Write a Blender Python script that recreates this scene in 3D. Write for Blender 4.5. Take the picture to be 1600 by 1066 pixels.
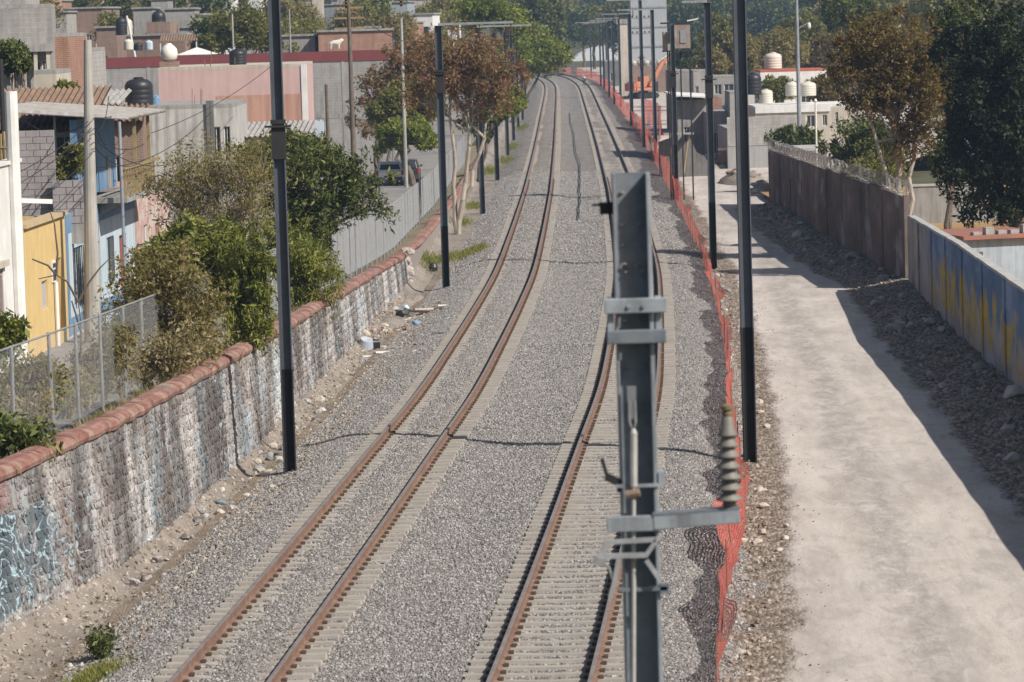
import bpy, math, random
import numpy as np
from mathutils import Vector, Matrix

for o in list(bpy.data.objects): bpy.data.objects.remove(o)
S = bpy.context.scene
COL = S.collection
R = random.Random(7)
NR = np.random.default_rng(7)

# ------------------------------------------------------------------ camera
FOC, HOR, ROLL, CH = 5843.0, 32.8, 0.0297, 9.7      # focal length in photo pixels, horizon row, roll, eye height over the rails
PIT = math.atan((533 - HOR) / FOC)
CP, SP, CR, SR = math.cos(PIT), math.sin(PIT), math.cos(ROLL), math.sin(ROLL)
cam = bpy.data.cameras.new('camera'); camo = bpy.data.objects.new('camera', cam); COL.objects.link(camo)
fw = Vector((0, CP, -SP)); up0 = Vector((0, SP, CP)); r0 = Vector((1, 0, 0))
rt = CR * r0 - SR * up0; up = SR * r0 + CR * up0
camo.matrix_world = Matrix(((rt.x, up.x, -fw.x, 0), (rt.y, up.y, -fw.y, 0), (rt.z, up.z, -fw.z, CH), (0, 0, 0, 1)))
cam.sensor_width = 36; cam.lens = FOC / 1600 * 36
cam.clip_start = 0.5; cam.clip_end = 6000
cam.dof.use_dof = True; cam.dof.focus_distance = 92; cam.dof.aperture_fstop = 4.8
S.camera = camo

# ------------------------------------------------------------------ light
SUN_EL = math.radians(42); SUN_AZ = math.atan2(0.805, -0.593)      # clockwise from +Y
world = bpy.data.worlds.new('World'); S.world = world; world.use_nodes = True
wn = world.node_tree.nodes; wl = world.node_tree.links
sky = wn.new('ShaderNodeTexSky'); sky.sky_type = 'NISHITA'; sky.sun_disc = False
sky.sun_elevation = SUN_EL; sky.sun_rotation = SUN_AZ; sky.air_density = 1.2; sky.dust_density = 2.0
bg = wn['Background']; bg.inputs[1].default_value = 0.06
wl.new(sky.outputs[0], bg.inputs[0])
sl = bpy.data.lights.new('sun', 'SUN'); so = bpy.data.objects.new('sun', sl); COL.objects.link(so)
sl.energy = 5.0; sl.angle = math.radians(0.53); sl.color = (1.0, 0.95, 0.87)
sd = Vector((math.sin(SUN_AZ) * math.cos(SUN_EL), math.cos(SUN_AZ) * math.cos(SUN_EL), math.sin(SUN_EL)))
so.rotation_euler = (-sd).to_track_quat('-Z', 'Y').to_euler(); so.location = (60, -60, 80)
S.view_settings.view_transform = 'Standard'; S.view_settings.look = 'None'
S.view_settings.exposure = 0.36; S.view_settings.gamma = 1.0; S.view_settings.use_curve_mapping = False
S.cycles.max_bounces = 6; S.cycles.transparent_max_bounces = 12; S.cycles.volume_bounces = 0

# ------------------------------------------------------------------ photo pixel -> place
def ray(u, v):
    u -= 800.; v -= 533.
    x = u * CR - v * SR; y = u * SR + v * CR
    return x, FOC * CP - y * SP, FOC * SP + y * CP        # right, forward, down
def P(u, v, z=0.):                                        # on the level z
    x, f, d = ray(u, v); t = (CH - z) / d
    return Vector((x * t, f * t, z))
def D(u, v, Y):                                           # at the distance Y
    x, f, d = ray(u, v); t = Y / f
    return Vector((x * t, Y, CH - d * t))
def ppm(Y): return FOC / Y                                # photo pixels per metre

# ------------------------------------------------------------------ objects
def tag(o, label=None, cat=None, group=None, kind=None):
    if label: o['label'] = label
    if cat: o['category'] = cat
    if group: o['group'] = group
    if kind: o['kind'] = kind
    return o
def thing(name, label, cat, loc=(0, 0, 0), rz=0, group=None):
    o = bpy.data.objects.new(name, None); COL.objects.link(o); o.empty_display_size = .2
    o.location = loc; o.rotation_euler = (0, 0, rz)
    return tag(o, label, cat, group)
def copy_tree(o, parent=None):
    c = o.copy(); COL.objects.link(c); c.parent = parent
    for ch in list(o.children): copy_tree(ch, c)
    return c

class MB:
    def __init__(s): s.v = []; s.f = []; s.sm = False
    def add(s, vs, fs):
        n = len(s.v); s.v += [tuple(a) for a in vs]; s.f += [tuple(i + n for i in f) for f in fs]; return s
    def box(s, x0, x1, y0, y1, z0, z1):
        return s.add([(x0, y0, z0), (x1, y0, z0), (x1, y1, z0), (x0, y1, z0), (x0, y0, z1), (x1, y0, z1), (x1, y1, z1), (x0, y1, z1)],
                     [(0, 3, 2, 1), (4, 5, 6, 7), (0, 1, 5, 4), (1, 2, 6, 5), (2, 3, 7, 6), (3, 0, 4, 7)])
    def obox(s, c, sx, sy, sz, m=None):                   # box about c turned by the matrix m
        m = m or Matrix.Identity(3); c = Vector(c); q = []
        for z in (-.5, .5):
            for x, y in ((-.5, -.5), (.5, -.5), (.5, .5), (-.5, .5)): q.append(c + m @ Vector((x * sx, y * sy, z * sz)))
        return s.add(q, [(0, 3, 2, 1), (4, 5, 6, 7), (0, 1, 5, 4), (1, 2, 6, 5), (2, 3, 7, 6), (3, 0, 4, 7)])
    def bar(s, a, b, w, h=None):                          # square bar from a to b
        a = Vector(a); b = Vector(b); d = b - a
        q = d.to_track_quat('Z', 'Y').to_matrix()
        return s.obox((a + b) / 2, w, h or w, d.length, q)
    def tube(s, pts, rad, n=8, cap=True):
        pts = [Vector(p) for p in pts]; m = len(pts)
        if not hasattr(rad, '__len__'): rad = [rad] * m
        vs = []; ref = None
        for i, p in enumerate(pts):
            d = (pts[min(i + 1, m - 1)] - pts[max(i - 1, 0)])
            if d.length < 1e-9: d = Vector((0, 0, 1))
            d.normalize()
            if ref is None: ref = Vector((1, 0, 0)) if abs(d.x) < .8 else Vector((0, 1, 0))
            e1 = (ref - d * ref.dot(d)).normalized(); e2 = d.cross(e1); ref = e1
            for k in range(n):
                a = 2 * math.pi * k / n
                vs.append(p + (e1 * math.cos(a) + e2 * math.sin(a)) * rad[i])
        fs = [(i * n + k, i * n + (k + 1) % n, (i + 1) * n + (k + 1) % n, (i + 1) * n + k) for i in range(m - 1) for k in range(n)]
        if cap: fs += [tuple(reversed(range(n))), tuple((m - 1) * n + k for k in range(n))]
        return s.add(vs, fs)
    def lathe(s, c, prof, n=16):                          # prof: (radius, z)
        c = Vector(c)
        return s.tube_z(c, prof, n)
    def tube_z(s, c, prof, n):
        vs = [(c.x + r * math.cos(2 * math.pi * k / n), c.y + r * math.sin(2 * math.pi * k / n), c.z + z) for r, z in prof for k in range(n)]
        m = len(prof)
        fs = [(i * n + k, i * n + (k + 1) % n, (i + 1) * n + (k + 1) % n, (i + 1) * n + k) for i in range(m - 1) for k in range(n)]
        fs += [tuple(reversed(range(n))), tuple((m - 1) * n + k for k in range(n))]
        return s.add(vs, fs)
    def extrude(s, prof, path):                           # profile (side, up) swept along path points, level
        m = len(prof); path = [Vector(p) for p in path]; vs = []
        for i, p in enumerate(path):
            d = path[min(i + 1, len(path) - 1)] - path[max(i - 1, 0)]; d.z = 0; d.normalize()
            sx = Vector((d.y, -d.x, 0))
            for a, b in prof: vs.append(p + sx * a + Vector((0, 0, b)))
        fs = [(i * m + k, i * m + (k + 1) % m, (i + 1) * m + (k + 1) % m, (i + 1) * m + k) for i in range(len(path) - 1) for k in range(m)]
        fs += [tuple(reversed(range(m))), tuple((len(path) - 1) * m + k for k in range(m))]
        return s.add(vs, fs)
    def rock(s, c, r, seed=0, sub=1):
        v, f = rockdata(seed, sub); c = Vector(c)
        return s.add([c + Vector((a[0] * r[0], a[1] * r[1], a[2] * r[2])) for a in v], f)
    def mesh(s, name):
        me = bpy.data.meshes.new(name); me.from_pydata(s.v, [], s.f); me.update()
        if s.sm: me.shade_smooth()
        return me
    def build(s, name, mat, parent=None, loc=None, bev=0):
        me = s.mesh(name); me.materials.append(mat)
        o = bpy.data.objects.new(name, me); COL.objects.link(o); o.parent = parent
        if loc is not None: o.location = loc
        if bev:
            b = o.modifiers.new('bevel', 'BEVEL'); b.width = bev; b.segments = 2; b.limit_method = 'ANGLE'
        return o
    def wbuild(s, name, mat, parent, bev=0):              # geometry given in world coordinates, parent unrotated
        l = parent.location; s.v = [(a[0] - l.x, a[1] - l.y, a[2] - l.z) for a in s.v]
        return s.build(name, mat, parent, bev=bev)

_rk = {}
def rockdata(seed, sub=1):
    k = (seed % 12, sub)
    if k in _rk: return _rk[k]
    import bmesh
    bm = bmesh.new(); bmesh.ops.create_icosphere(bm, subdivisions=sub, radius=1)
    rr = random.Random(100 + k[0])
    pl = [(Vector((rr.gauss(0, 1), rr.gauss(0, 1), rr.gauss(0, 1))).normalized(), rr.uniform(.55, .85)) for _ in range(7)]
    for v in bm.verts:
        for n, h in pl:
            d = v.co.dot(n)
            if d > h: v.co -= n * (d - h)
        v.co *= rr.uniform(.93, 1.07)
    bm.verts.ensure_lookup_table()
    out = ([tuple(v.co) for v in bm.verts], [tuple(q.index for q in f.verts) for f in bm.faces]); bm.free()
    _rk[k] = out; return out

# ------------------------------------------------------------------ materials
class NT:
    def __init__(s, name):
        s.m = bpy.data.materials.new(name); s.m.use_nodes = True
        s.t = s.m.node_tree; s.b = s.t.nodes['Principled BSDF']; s.o = s.t.nodes['Material Output']
        s.tc = s.n('ShaderNodeTexCoord'); s.obj = s.tc.outputs['Object']
        s.geo = s.n('ShaderNodeNewGeometry'); s.pos = s.geo.outputs['Position']
    def n(s, t, **k):
        x = s.t.nodes.new(t)
        for a, b in k.items(): setattr(x, a, b)
        return x
    def L(s, a, b): s.t.links.new(a, b)
    def noise(s, co, scale, detail=5, rough=.6, dist=0, stretch=None):
        if stretch:
            mp = s.n('ShaderNodeMapping'); mp.inputs['Scale'].default_value = stretch; s.L(co, mp.inputs[0]); co = mp.outputs[0]
        x = s.n('ShaderNodeTexNoise'); s.L(co, x.inputs['Vector']); x.inputs['Scale'].default_value = scale
        x.inputs['Detail'].default_value = detail; x.inputs['Roughness'].default_value = rough; x.inputs['Distortion'].default_value = dist
        return x.outputs['Fac']
    def vor(s, co, scale, feature='F1'):
        x = s.n('ShaderNodeTexVoronoi', feature=feature); s.L(co, x.inputs['Vector']); x.inputs['Scale'].default_value = scale
        return x
    def ramp(s, fac, *st):
        x = s.n('ShaderNodeValToRGB'); s.L(fac, x.inputs[0]); e = x.color_ramp.elements
        while len(e) < len(st): e.new(.5)
        for q, (p, c) in zip(e, st):
            q.position = p; q.color = (c, c, c, 1) if not hasattr(c, '__len__') else (*c, 1)
        return x.outputs[0]
    def mix(s, f, a, b, mode='MIX'):
        x = s.n('ShaderNodeMix', data_type='RGBA', blend_type=mode)
        for sock, val in ((x.inputs[0], f), (x.inputs[6], a), (x.inputs[7], b)):
            if hasattr(val, 'is_linked'): s.L(val, sock)
            else: sock.default_value = val if not hasattr(val, '__len__') else (*val, 1)
        return x.outputs[2]
    def math(s, op, a, b=0., c=None):
        x = s.n('ShaderNodeMath', operation=op)
        for sock, val in zip(x.inputs, (a, b, c)):
            if val is None: continue
            if hasattr(val, 'is_linked'): s.L(val, sock)
            else: sock.default_value = val
        return x.outputs[0]
    def sep(s, co):
        x = s.n('ShaderNodeSeparateXYZ'); s.L(co, x.inputs[0]); return x.outputs
    def comb(s, x=0., y=0., z=0.):
        q = s.n('ShaderNodeCombineXYZ')
        for sock, val in zip(q.inputs, (x, y, z)):
            if hasattr(val, 'is_linked'): s.L(val, sock)
            else: sock.default_value = val
        return q.outputs[0]
    def bump(s, h, st=.5, dist=.02):
        x = s.n('ShaderNodeBump'); x.inputs['Strength'].default_value = st; x.inputs['Distance'].default_value = dist
        s.L(h, x.inputs['Height']); s.L(x.outputs[0], s.b.inputs['Normal'])
    def col(s, c, rough=.85, spec=.25, metal=0):
        if hasattr(c, 'is_linked'): s.L(c, s.b.inputs['Base Color'])
        else: s.b.inputs['Base Color'].default_value = (*c, 1)
        s.b.inputs['Roughness'].default_value = rough; s.b.inputs['Specular IOR Level'].default_value = spec; s.b.inputs['Metallic'].default_value = metal
        return s.m

_mats = {}
def sc(c, k): return tuple(min(1, a * k) for a in c)
def plain(name, c, c2=None, scale=3., rough=.8, bump=.25, bscale=40, streak=0, spec=.25, metal=0, dirt=None, world=True):
    """painted, weathered or cast surface: two tones in patches, fine grain, optional vertical run marks"""
    if name in _mats: return _mats[name]
    n = NT(name); co = n.pos if world else n.obj
    c2 = c2 or sc(c, .72)
    f = n.ramp(n.noise(co, scale, 6, .65), (.32, 0.), (.68, 1.))
    x = n.mix(f, c, c2)
    x = n.mix(n.math('MULTIPLY', n.ramp(n.noise(co, bscale, 3), (.3, 0.), (.7, 1.)), .35), x, sc(c, .75))
    if streak:
        st = n.ramp(n.noise(co, 3.0, 4, .6, 0, (1.6, 1.6, .12)), (.42, 0.), (.66, 1.))
        x = n.mix(n.math('MULTIPLY', st, streak), x, dirt or (.05, .045, .04))
    n.bump(n.noise(co, bscale, 4), bump, .01)
    _mats[name] = n.col(x, rough, spec, metal); return _mats[name]

def blockmat(name, c, c2, mortar, bw=.4, bh=.2, axis='x', streak=.3):
    """far block or brick walling too small to pick apart"""
    if name in _mats: return _mats[name]
    n = NT(name); s = n.sep(n.pos)
    a = n.math('ADD', s[0], n.math('MULTIPLY', s[1], .9))
    br = n.n('ShaderNodeTexBrick'); n.L(n.comb(a, s[2], 0.), br.inputs['Vector'])
    br.inputs['Color1'].default_value = (*c, 1); br.inputs['Color2'].default_value = (*c2, 1); br.inputs['Mortar'].default_value = (*mortar, 1)
    br.inputs['Scale'].default_value = 1; br.inputs['Brick Width'].default_value = bw; br.inputs['Row Height'].default_value = bh; br.inputs['Mortar Size'].default_value = .012
    x = n.mix(n.math('MULTIPLY', n.ramp(n.noise(n.pos, .8, 6, .7), (.35, 0.), (.7, 1.)), .55), br.outputs['Color'], sc(c, .62))
    st = n.ramp(n.noise(n.pos, 2.4, 4, .6, 0, (1.5, 1.5, .15)), (.45, 0.), (.68, 1.))
    x = n.mix(n.math('MULTIPLY', st, streak), x, (.06, .055, .05))
    n.bump(br.outputs['Fac'], .4, .01)
    _mats[name] = n.col(x, .92); return _mats[name]

def leafmat(name, cols, trans=.45, rough=.6):
    """leaf colour differs from leaf to leaf and from clump to clump"""
    if name in _mats: return _mats[name]
    n = NT(name)
    r = n.geo.outputs['Random Per Island']
    f = n.math('ADD', n.math('MULTIPLY', r, .55), n.math('MULTIPLY', n.noise(n.pos, .55, 3), .5))
    k = len(cols) - 1
    c = n.ramp(f, *[(.18 + .64 * i / k, q) for i, q in enumerate(cols)])
    n.col(c, rough, .12)
    tr = n.n('ShaderNodeBsdfTranslucent'); n.L(n.mix(1., c, (1.0, 1.0, .55), 'MULTIPLY'), tr.inputs[0])
    ms = n.n('ShaderNodeMixShader'); ms.inputs[0].default_value = trans
    n.L(n.b.outputs[0], ms.inputs[1]); n.L(tr.outputs[0], ms.inputs[2]); n.L(ms.outputs[0], n.o.inputs['Surface'])
    _mats[name] = n.m; return n.m
# ================================================================== the setting
from mathutils import noise as mnoise
def hn(x, y, s=1., amp=1.): return mnoise.noise(Vector((x * s, y * s, 3.7))) * amp
def curve(ks):
    ks = sorted(ks); X = [k[0] for k in ks]; Yv = [k[1] for k in ks]; n = len(ks); m = []
    for i in range(n):
        if i == 0: m.append((Yv[1] - Yv[0]) / (X[1] - X[0]))
        elif i == n - 1: m.append((Yv[-1] - Yv[-2]) / (X[-1] - X[-2]))
        else: m.append((Yv[i + 1] - Yv[i - 1]) / (X[i + 1] - X[i - 1]))
    def f(x):
        if x <= X[0]: return Yv[0] + m[0] * (x - X[0])
        if x >= X[-1]: return Yv[-1] + m[-1] * (x - X[-1])
        i = max(k for k in range(n) if X[k] <= x); i = min(i, n - 2); h = X[i + 1] - X[i]; t = (x - X[i]) / h
        return (2 * t**3 - 3 * t**2 + 1) * Yv[i] + (t**3 - 2 * t**2 + t) * h * m[i] + (-2 * t**3 + 3 * t**2) * Yv[i + 1] + (t**3 - t**2) * h * m[i + 1]
    return f
def lin(xs, ys): return lambda x: float(np.interp(x, xs, ys))
cB = curve([(40, -.75), (56, .35), (70, 1.27), (85, 2.2), (98.7, 3.04), (111, 3.62), (130, 4.42), (146, 5.0), (166, 5.5), (190, 6.03), (220, 6.64), (300, 7.98), (400, 9.5), (500, 11.0), (540, 11.5), (580, 11.68), (620, 11.3), (650, 10.5), (680, 9.1), (720, 6.4), (770, 2.0)])
cA = lambda Y: cB(Y) - 4.83
wallX = lin([40, 50, 63, 71, 79, 90, 120, 147, 200, 260, 340, 430, 560, 700], [-10.4, -9.75, -8.95, -7.7, -7.1, -6.45, -5.1, -4.1, -2.9, -1.9, -.6, .7, 2.5, 1.2])
wtop = lin([40, 63, 71, 79, 90, 120, 147, 160, 200, 260], [2.3, 2.25, 2.3, 2.2, 2.0, 1.36, .68, .35, .1, 0])
streetz = lin([40, 80, 110, 150, 200], [1.25, 1.2, .95, .05, -.33])
rwX = lin([40, 64, 96, 112, 134, 136, 157, 197, 205], [11.4, 11.9, 12.95, 13.4, 14.3, 14.3, 13.9, 13.9, 13.9])   # wall along the dirt road
smooth = lambda a, b, x: (lambda t: t * t * (3 - 2 * t))(min(1, max(0, (x - a) / (b - a))))

def zbal(x, Y):
    a = x - cA(Y); b = x - cB(Y)
    z = -.235
    far = smooth(110, 190, Y)
    z += .05 * math.exp(-(a / .42) ** 4) + .012 * math.exp(-(b / .42) ** 4) + .036 * far * (math.exp(-(a / 1.3) ** 8) + math.exp(-(b / 1.3) ** 8)) - .015 * far * math.exp(-(a / .42) ** 4)
    z -= .07 * math.exp(-((a - 2.41) / .75) ** 2)
    if a < -1.35: z -= .42 * smooth(1.35, 3.3, -a)
    if b > 1.6: z -= .2 * smooth(1.6, 3.2, b)
    return z + hn(x, Y, 1.1, .035) + hn(x, Y, 4.3, .012)
def zleft(x, Y):                                         # verge between ballast and the stone wall
    t = smooth(cA(Y) - 2.6, wallX(Y), x) if False else min(1, max(0, (cA(Y) - 2.6 - x) / max(.3, cA(Y) - 2.6 - wallX(Y))))
    return -.56 - .16 * math.sin(t * math.pi) * (1 if Y < 160 else .3) + .25 * smooth(.75, 1, t) + hn(x, Y, .9, .07) + hn(x, Y, 3.1, .03)
def zroad(x, Y):
    e = rwX(Y)
    k = 1 - smooth(193, 200, Y)
    z = -.42 + .35 * k * smooth(e - 2.3, e - .2, x) + hn(x, Y, .35, .03)
    if x > e - 2.2: z += k * (hn(x, Y, 1.3, .15) + hn(x, Y, 4, .05)) * smooth(e - 2.2, e - 1.6, x)
    b = x - cB(Y)
    if b < 4: z += hn(x, Y, 1.7, .05) + hn(x, Y, 5, .025)
    return z
def hill(x, Y):
    z = .055 * min(1000, max(0, Y - 760))
    if x < -14: z += .034 * min(700, max(0, Y - 230)) * smooth(-14, -60, x)
    if x > 30: z += .012 * min(700, max(0, Y - 260)) * smooth(30, 70, x)
    return z

def rows(a, m1, m2, b, d):
    r = [a]
    while r[-1] < b: r.append(r[-1] + (d[0] if r[-1] < m1 else d[1] if r[-1] < m2 else d[2]))
    return r
def sheet(name, ys, xf, zf, mat, attr=None, kind='structure'):
    v = []; a = []; nc = None
    for y in ys:
        xs = xf(y); nc = len(xs)
        for x in xs:
            v.append((x, y, zf(x, y)))
            if attr: a.append(attr(x, y))
    f = [(i * nc + k, i * nc + k + 1, (i + 1) * nc + k + 1, (i + 1) * nc + k) for i in range(len(ys) - 1) for k in range(nc - 1)]
    me = bpy.data.meshes.new(name); me.from_pydata(v, [], f); me.shade_smooth(); me.materials.append(mat)
    if attr:
        at = me.attributes.new('wear', 'FLOAT', 'POINT'); at.data.foreach_set('value', a)
        at = me.attributes.new('rust', 'FLOAT', 'POINT'); at.data.foreach_set('value', [math.exp(-((abs(q[0] - cA(q[1])) - .75) / .55) ** 2) + .6 * math.exp(-((abs(q[0] - cB(q[1])) - .75) / .5) ** 2) for q in v] if name == 'ballast_bed' else [0.] * len(v))
    o = bpy.data.objects.new(name, me); COL.objects.link(o); tag(o, kind=kind); return o

# ---- ground materials
def ballastmat():
    n = NT('ballast_gravel')
    v = n.vor(n.pos, 24); v2 = n.vor(n.pos, 41)
    r = n.math('ADD', n.math('MULTIPLY', n.sep(v.outputs['Color'])[0], .6), n.math('MULTIPLY', n.sep(v2.outputs['Color'])[1], .4))
    c = n.ramp(r, (.15, (.1, .093, .088)), (.45, (.27, .25, .232)), (.72, (.42, .39, .362)), (.95, (.6, .565, .53)))
    c = n.mix(n.ramp(n.noise(n.pos, 2.4, 6, .8), (.35, .55), (.62, 0.)), c, n.mix(1., c, (.55, .53, .52), 'MULTIPLY'))
    c = n.mix(n.math('MULTIPLY', n.ramp(n.noise(n.pos, .35, 5, .65), (.4, 0.), (.7, 1.)), .35), c, n.mix(1., c, (.62, .6, .6), 'MULTIPLY'))
    at = n.n('ShaderNodeAttribute', attribute_name='wear')
    soil = n.ramp(n.noise(n.pos, 2.2, 7, .7), (.3, (.16, .125, .095)), (.7, (.33, .27, .21)))
    f = n.ramp(n.math('ADD', at.outputs['Fac'], n.math('MULTIPLY', n.math('SUBTRACT', n.noise(n.pos, 1.3, 6, .7), .5), 1.3)), (.42, 0.), (.62, 1.))
    c = n.mix(f, c, soil)
    s = n.sep(n.pos)
    c = n.mix(n.ramp(n.noise(n.comb(s[0], n.math('MULTIPLY', s[1], .12), 0.), 1.6, 6, .75), (.38, .5), (.6, 0.)), c, n.mix(1., c, (.6, .57, .54), 'MULTIPLY'))
    c = n.mix(n.ramp(n.noise(n.comb(s[0], n.math('MULTIPLY', s[1], .2), 4.), 2.3, 5, .7), (.5, 0.), (.66, .45)), c, n.mix(1., c, (1.45, 1.4, 1.32), 'MULTIPLY'))
    ru = n.n('ShaderNodeAttribute', attribute_name='rust')
    c = n.mix(n.math('MULTIPLY', ru.outputs['Fac'], n.ramp(n.noise(n.pos, 1.1, 5, .7), (.3, .2), (.65, .75))), c, n.mix(1., c, (1.0, .78, .62), 'MULTIPLY'))
    n.bump(n.math('MULTIPLY', v.outputs['Distance'], -1.), .9, .05)
    return n.col(c, .95, .15)
def soilmat(name, a, b, stones, dens=.62, sscale=9.):
    n = NT(name)
    c = n.ramp(n.noise(n.pos, 1.1, 8, .72), (.28, a), (.72, b))
    v = n.vor(n.pos, sscale); k = n.ramp(n.sep(v.outputs['Color'])[0], (dens, 0.), (dens + .06, 1.))
    k = n.math('MULTIPLY', k, n.ramp(v.outputs['Distance'], (.3, 1.), (.42, 0.)))
    c = n.mix(k, c, stones)
    c = n.mix(n.math('MULTIPLY', n.ramp(n.noise(n.pos, .22, 4), (.45, 0.), (.65, 1.)), .5), c, sc(a, .8))
    h = n.math('ADD', n.noise(n.pos, 9, 6, .7), n.math('MULTIPLY', k, .8)); n.bump(h, .8, .05)
    return n.col(c, .95, .12)
def roadmat():
    n = NT('packed_dirt_road'); sp_ = n.sep(n.pos); n.pos = n.comb(n.math('SUBTRACT', sp_[0], n.math('MULTIPLY', sp_[1], .045)), n.math('MULTIPLY', sp_[1], .3), sp_[2])
    c = n.ramp(n.noise(n.pos, .8, 8, .7), (.3, (.355, .31, .272)), (.5, (.465, .412, .368)), (.7, (.535, .482, .438)))
    s = n.sep(n.pos)
    tr = n.noise(n.comb(s[0], n.math('MULTIPLY', s[1], .3), 0.), 1.3, 8, .75, .3)
    c = n.mix(n.math('MULTIPLY', n.ramp(tr, (.46, 0.), (.66, 1.)), .55), c, (.3, .27, .25))
    c = n.mix(n.math('MULTIPLY', n.ramp(n.noise(n.pos, 1.7, 10, .82, .8), (.5, 0.), (.62, 1.)), .6), c, (.29, .258, .235))
    c = n.mix(n.math('MULTIPLY', n.ramp(n.noise(n.pos, 26, 3), (.62, 0.), (.75, 1.)), .5), c, (.55, .51, .47))
    bd = n.math('ABSOLUTE', n.math('SUBTRACT', n.math('ADD', s[0], n.math('MULTIPLY', n.math('SUBTRACT', n.noise(n.pos, .5, 3), .5), 1.2)), 3.85))
    c = n.mix(n.math('MULTIPLY', n.ramp(bd, (.25, .75), (.75, 0.)), n.ramp(n.noise(n.pos, 3., 9, .8, .5), (.4, 0.), (.6, 1.))), c, (.25, .225, .208))
    b2 = n.math('ABSOLUTE', n.math('SUBTRACT', n.math('ADD', s[0], n.math('MULTIPLY', n.math('SUBTRACT', n.noise(n.pos, .4, 3), .5), 1.2)), 2.1))
    c = n.mix(n.math('MULTIPLY', n.ramp(b2, (.2, .5), (.6, 0.)), n.ramp(n.noise(n.pos, 3.4, 9, .8, .5), (.42, 0.), (.62, 1.))), c, (.28, .25, .23))
    at = n.n('ShaderNodeAttribute', attribute_name='wear')
    e = n.ramp(n.math('ADD', at.outputs['Fac'], n.math('MULTIPLY', n.math('SUBTRACT', n.noise(n.pos, .9, 8, .75), .5), 1.7)), (.42, 0.), (.66, 1.))
    v = n.vor(n.pos, 14); st = n.ramp(n.sep(v.outputs['Color'])[0], (.1, (.12, .095, .075)), (.55, (.2, .16, .125)), (.95, (.32, .275, .23)))
    c = n.mix(e, c, st)
    h = n.math('ADD', n.math('MULTIPLY', n.noise(n.pos, 14, 5, .7), .35), n.math('MULTIPLY', e, n.math('MULTIPLY', v.outputs['Distance'], -1.2)))
    n.bump(h, .6, .05)
    return n.col(c, .95, .1)
M_BAL = ballastmat(); M_ROAD = roadmat()
M_DIRT = soilmat('pale_verge_soil', (.17, .142, .12), (.32, .278, .24), (.42, .38, .34))
M_DRY = soilmat('dry_ground', (.15, .13, .085), (.30, .25, .16), (.3, .27, .23), .8)
M_OCHRE = soilmat('ochre_yard_soil', (.26, .16, .07), (.42, .28, .14), (.42, .34, .25), .86)
M_STREET = soilmat('dusty_street_paving', (.17, .16, .15), (.30, .28, .26), (.34, .31, .28), .9)
M_HILL = soilmat('hillside_scrub', (.05, .06, .03), (.14, .12, .07), (.25, .22, .18), .85, .5)

def frange(a, b, n): return [a + (b - a) * i / (n - 1) for i in range(n)]
sheet('ground', [5, 45, 90, 150, 230, 300, 400, 520, 640, 760, 900, 1100, 1400, 1900, 2600, 4200],
      lambda y: [-1500, -700, -300, -150, -90, -60, -40, -26, -14, 0, 14, 30, 50, 70, 110, 180, 320, 700, 1500], lambda x, y: -1.5 + hill(x, y), M_HILL)
BY = rows(44, 105, 250, 765, (.4, 1.6, 5))
sheet('ballast_bed', BY, lambda y: frange(cA(y) - 3.5, cB(y) + 3.4, 58), zbal, M_BAL,
      lambda x, y: .8 * smooth(2.5, 3.6, cA(y) - x) + .55 * smooth(2.8, 3.5, x - cB(y)) + (.12 if y > 160 else 0))
def leftspan(y): return frange(wallX(y) - .3, cA(y) - 2.9, 16)
sheet('verge', rows(44, 130, 250, 765, (.5, 1.5, 6)), leftspan, zleft, M_DIRT)
sheet('dirt_road', rows(44, 130, 250, 262, (.5, 1.5, 6)), lambda y: frange(cB(y) + 2.7, rwX(y) + .2 + max(0, y - 199) * .25, 40), zroad, M_ROAD,
      lambda x, y: .95 * (1 - smooth(3.2, 4.6, x - cB(y))) + .95 * smooth(-2.9, -1.6, x - rwX(y)) * (1 - smooth(190, 202, y)))
sheet('far_lot', rows(258, 300, 500, 770, (3, 6, 12)), lambda y: frange(cB(y) + 2.7, cB(y) + 60, 20), lambda x, y: -.45 + hn(x, y, .3, .08), M_ROAD, lambda x, y: 0.)
sheet('street', rows(40, 130, 250, 765, (1.5, 4, 12)), lambda y: frange(-16 if y < 130 else -16 - (y - 130) * .25, wallX(y) - 1.7, 10), lambda x, y: streetz(y) + hn(x, y, .6, .03), M_STREET)
sheet('bank', rows(40, 130, 250, 300, (.7, 1.5, 6)), lambda y: frange(wallX(y) - 1.9, wallX(y) - .22, 6),
      lambda x, y: streetz(y) - .02 + (wtop(y) - .2 - streetz(y)) * smooth(wallX(y) - 1.8, wallX(y) - .4, x) + hn(x, y, 1.5, .06), M_DRY)
sheet('yard', rows(40, 130, 200, 206, (2, 4, 6)), lambda y: frange(rwX(y) + .1, 60, 12), lambda x, y: -.15 + hn(x, y, .5, .05), M_OCHRE)

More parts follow.
